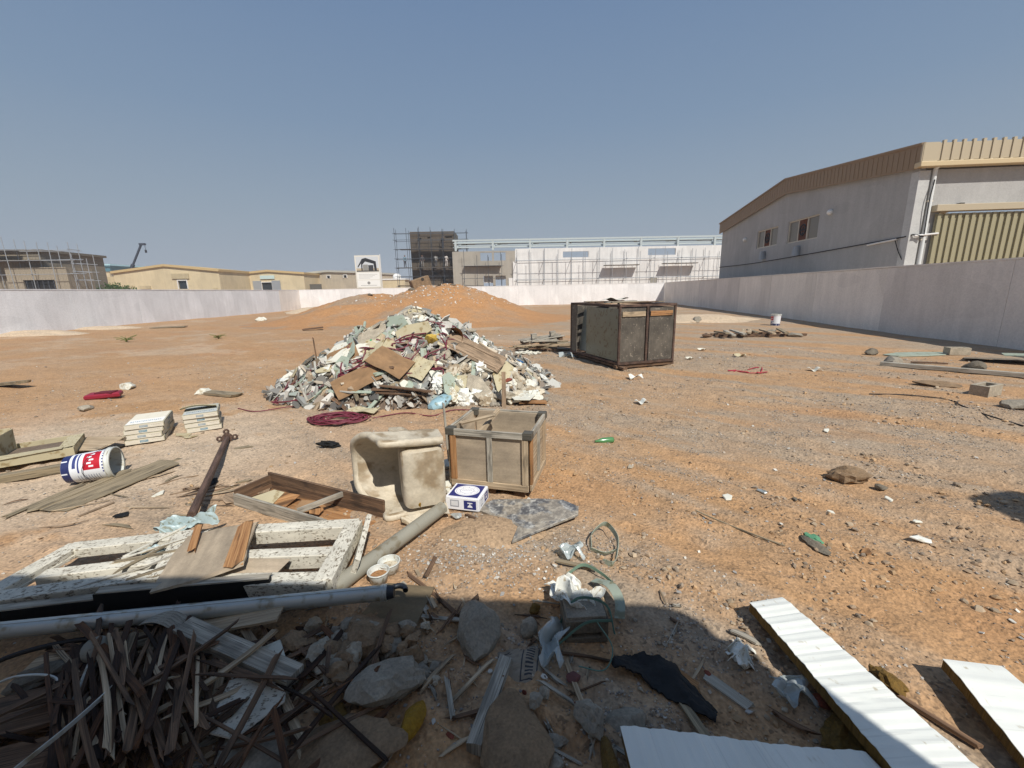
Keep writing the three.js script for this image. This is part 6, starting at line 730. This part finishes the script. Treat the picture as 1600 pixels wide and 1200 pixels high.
panel('shaded white ribbed panel at the bottom edge of the view', [.36, .13, -.62], [.36, .13, -1.2], [1.3, .09, -.55], [1.17, .11, -1.12], .06, .008);
{ const o = solo('panel_foam', chunk(.06, .1, .3, { planes: 5, rough: .1 }), M.wool, 'torn brown foam at the left end of the bottom panel', 'foam', on(.32, -1.07, .04), [0, .05, 0]); }
// thin wooden laths heaped in the lower left corner
{
  const mats = [M.woodM, M.woodD, M.woodD, M.wood, M.lathK], hh = (x, z) => .04 + .13 * Math.exp(-(((x + 1.58) / .42) ** 2 + ((z + 1.42) / .35) ** 2));
  for (let i = 0; i < 150; i++) { const main = i < 90, x = main ? -1.58 + .34 * (rnd() + rnd() - 1) * 1.2 : rr(-2.1, -.85), z = main ? rr(-1.55, -1.2) : rr(-1.75, -1.15), a = main ? -Math.atan2(.4 - z, -x) + rr(-.28, .28) : rr(0, 3.14), L = main ? rr(.25, .8) : rr(.08, .45), y = hh(x, z) * rr(.45, 1.05), dy = rr(-.035, .035); const lm = Math.floor(rnd() * 5) % 5; lay('lath', ['medium brown', 'dark brown', 'dark brown', 'tan', 'blackish'][lm] + (L > .6 ? ' long' : L > .4 ? ' middling' : ' short') + ' lath in the ' + (x < -1.7 ? 'left part' : x < -1.4 ? 'middle' : 'right part') + ' of the lower left heap', 'lath', l => plank(l, rr(.009, .03), rr(.004, .011), { bend: rr(-.018, .018), sag: rr(-.012, .012), twist: rr(-.25, .25), ragged: .03 }), mats[lm], [x - L / 2 * Math.cos(a), gh(x, z) + y + dy, z + L / 2 * Math.sin(a)], [x + L / 2 * Math.cos(a), gh(x, z) + Math.max(.015, y - dy), z - L / 2 * Math.sin(a)], 'laths heaped in the lower left corner', rr(-.4, .4)); }
  for (const [a, b, w, m, lb] of [[[-1.35, .1, -1.78], [-.75, .03, -1.2], .035, M.wood, 'long tan lath crossing from the pipe to the slabs'], [[-1.6, .14, -1.7], [-1.18, .1, -1.1], .03, M.woodM, 'long brown lath running to the bottom edge'], [[-1.08, .16, -1.62], [-1.42, .1, -1.25], .024, M.wood, 'pale lath leaning across the heap'], [[-2.2, .03, -1.62], [-1.15, .14, -1.78], .1, M.wood, 'wide weathered board under the long pipe']]) lay('long_lath', lb, 'lath', L => plank(L, w, .012, { bend: .03, sag: .01 }), m, a, b);
  rock(-1.9, -1.66, .2, .16, .26, M.concW, 'earth covered rough lump in front of the long pipe at left', { rough: .3, yaw: .4 }); rock(-2.05, -1.55, .3, .1, .14, M.concD, 'long rough grey lump at the left edge of the lath heap', { rough: .25, yaw: .5 });
  solo('broken_jug', new THREE.LatheGeometry([[.0, 0], [.05, .0], [.055, .06], [.04, .12], [.02, .15], [.02, .19], [.024, .2]].map(p => new THREE.Vector2(...p)), 18), M.pvc, 'grey plastic bottle neck lying on the lath heap', 'bottle', [-1.84, .16, -1.56], [.3, -.3, 2.6]); lay('short_pipe', 'short grey pipe stub at the left of the lath heap', 'pipe', L => mv(bar([0, -L / 2, 0], [0, L / 2, 0], .018, 12), 0, 0, 0, 0, 0, -Math.PI / 2), M.galv, [-1.8, .14, -1.5], [-1.74, .1, -1.36]);
  solo('white_strip', ribbon([[0, .0, -.14], [.03, .03, -.04], [.015, .03, .08], [-.04, .01, .2]], .02, .003, 20, [.2, 1, 0]), M.plastic, 'curved white plastic strip hanging over the lath heap', 'strip', [-1.6, .15, -1.27]); solo('white_strip', tube([[-.2, .0, 0], [-.08, .05, -.03], [.06, .03, -.05], [.2, .01, .04]], .005, 24, 5), M.plastic, 'thin white cord at the left photo edge', 'cord', [-1.98, .1, -1.4]); solo('black_hose', tube([[-.25, 0, .12], [-.1, .03, 0], [.1, .03, -.08], [.2, .02, -.1]], .012, 20, 6), M.cableK, 'piece of black hose at the left edge behind the grey lump', 'hose', [-2.2, .04, -1.62]);
  lay('board_flat', 'wide dark board under the left part of the lath heap', 'board', L => plank(L, .2, .018), M.woodD, [-2.25, .05, -1.28], [-1.65, .09, -1.42]); lay('board_flat', 'second dark board along the bottom left edge', 'board', L => plank(L, .16, .018), M.woodD, [-2.1, .04, -1.1], [-1.5, .06, -1.24]); solo('veneer_curl', sheet((u, v) => [(u - .5) * .2, .03 * Math.sin(u * 3.1), (v - .5) * .1], 12, 4, .003), M.woodG, 'curled grey veneer piece below the long pipe', 'veneer', [-1.68, .14, -1.74], [0, -.2, 0]);
}
scene.fog = new THREE.FogExp2(new THREE.Color().setRGB(.40, .43, .48), 0.0011);
renderer.render(scene, camera);
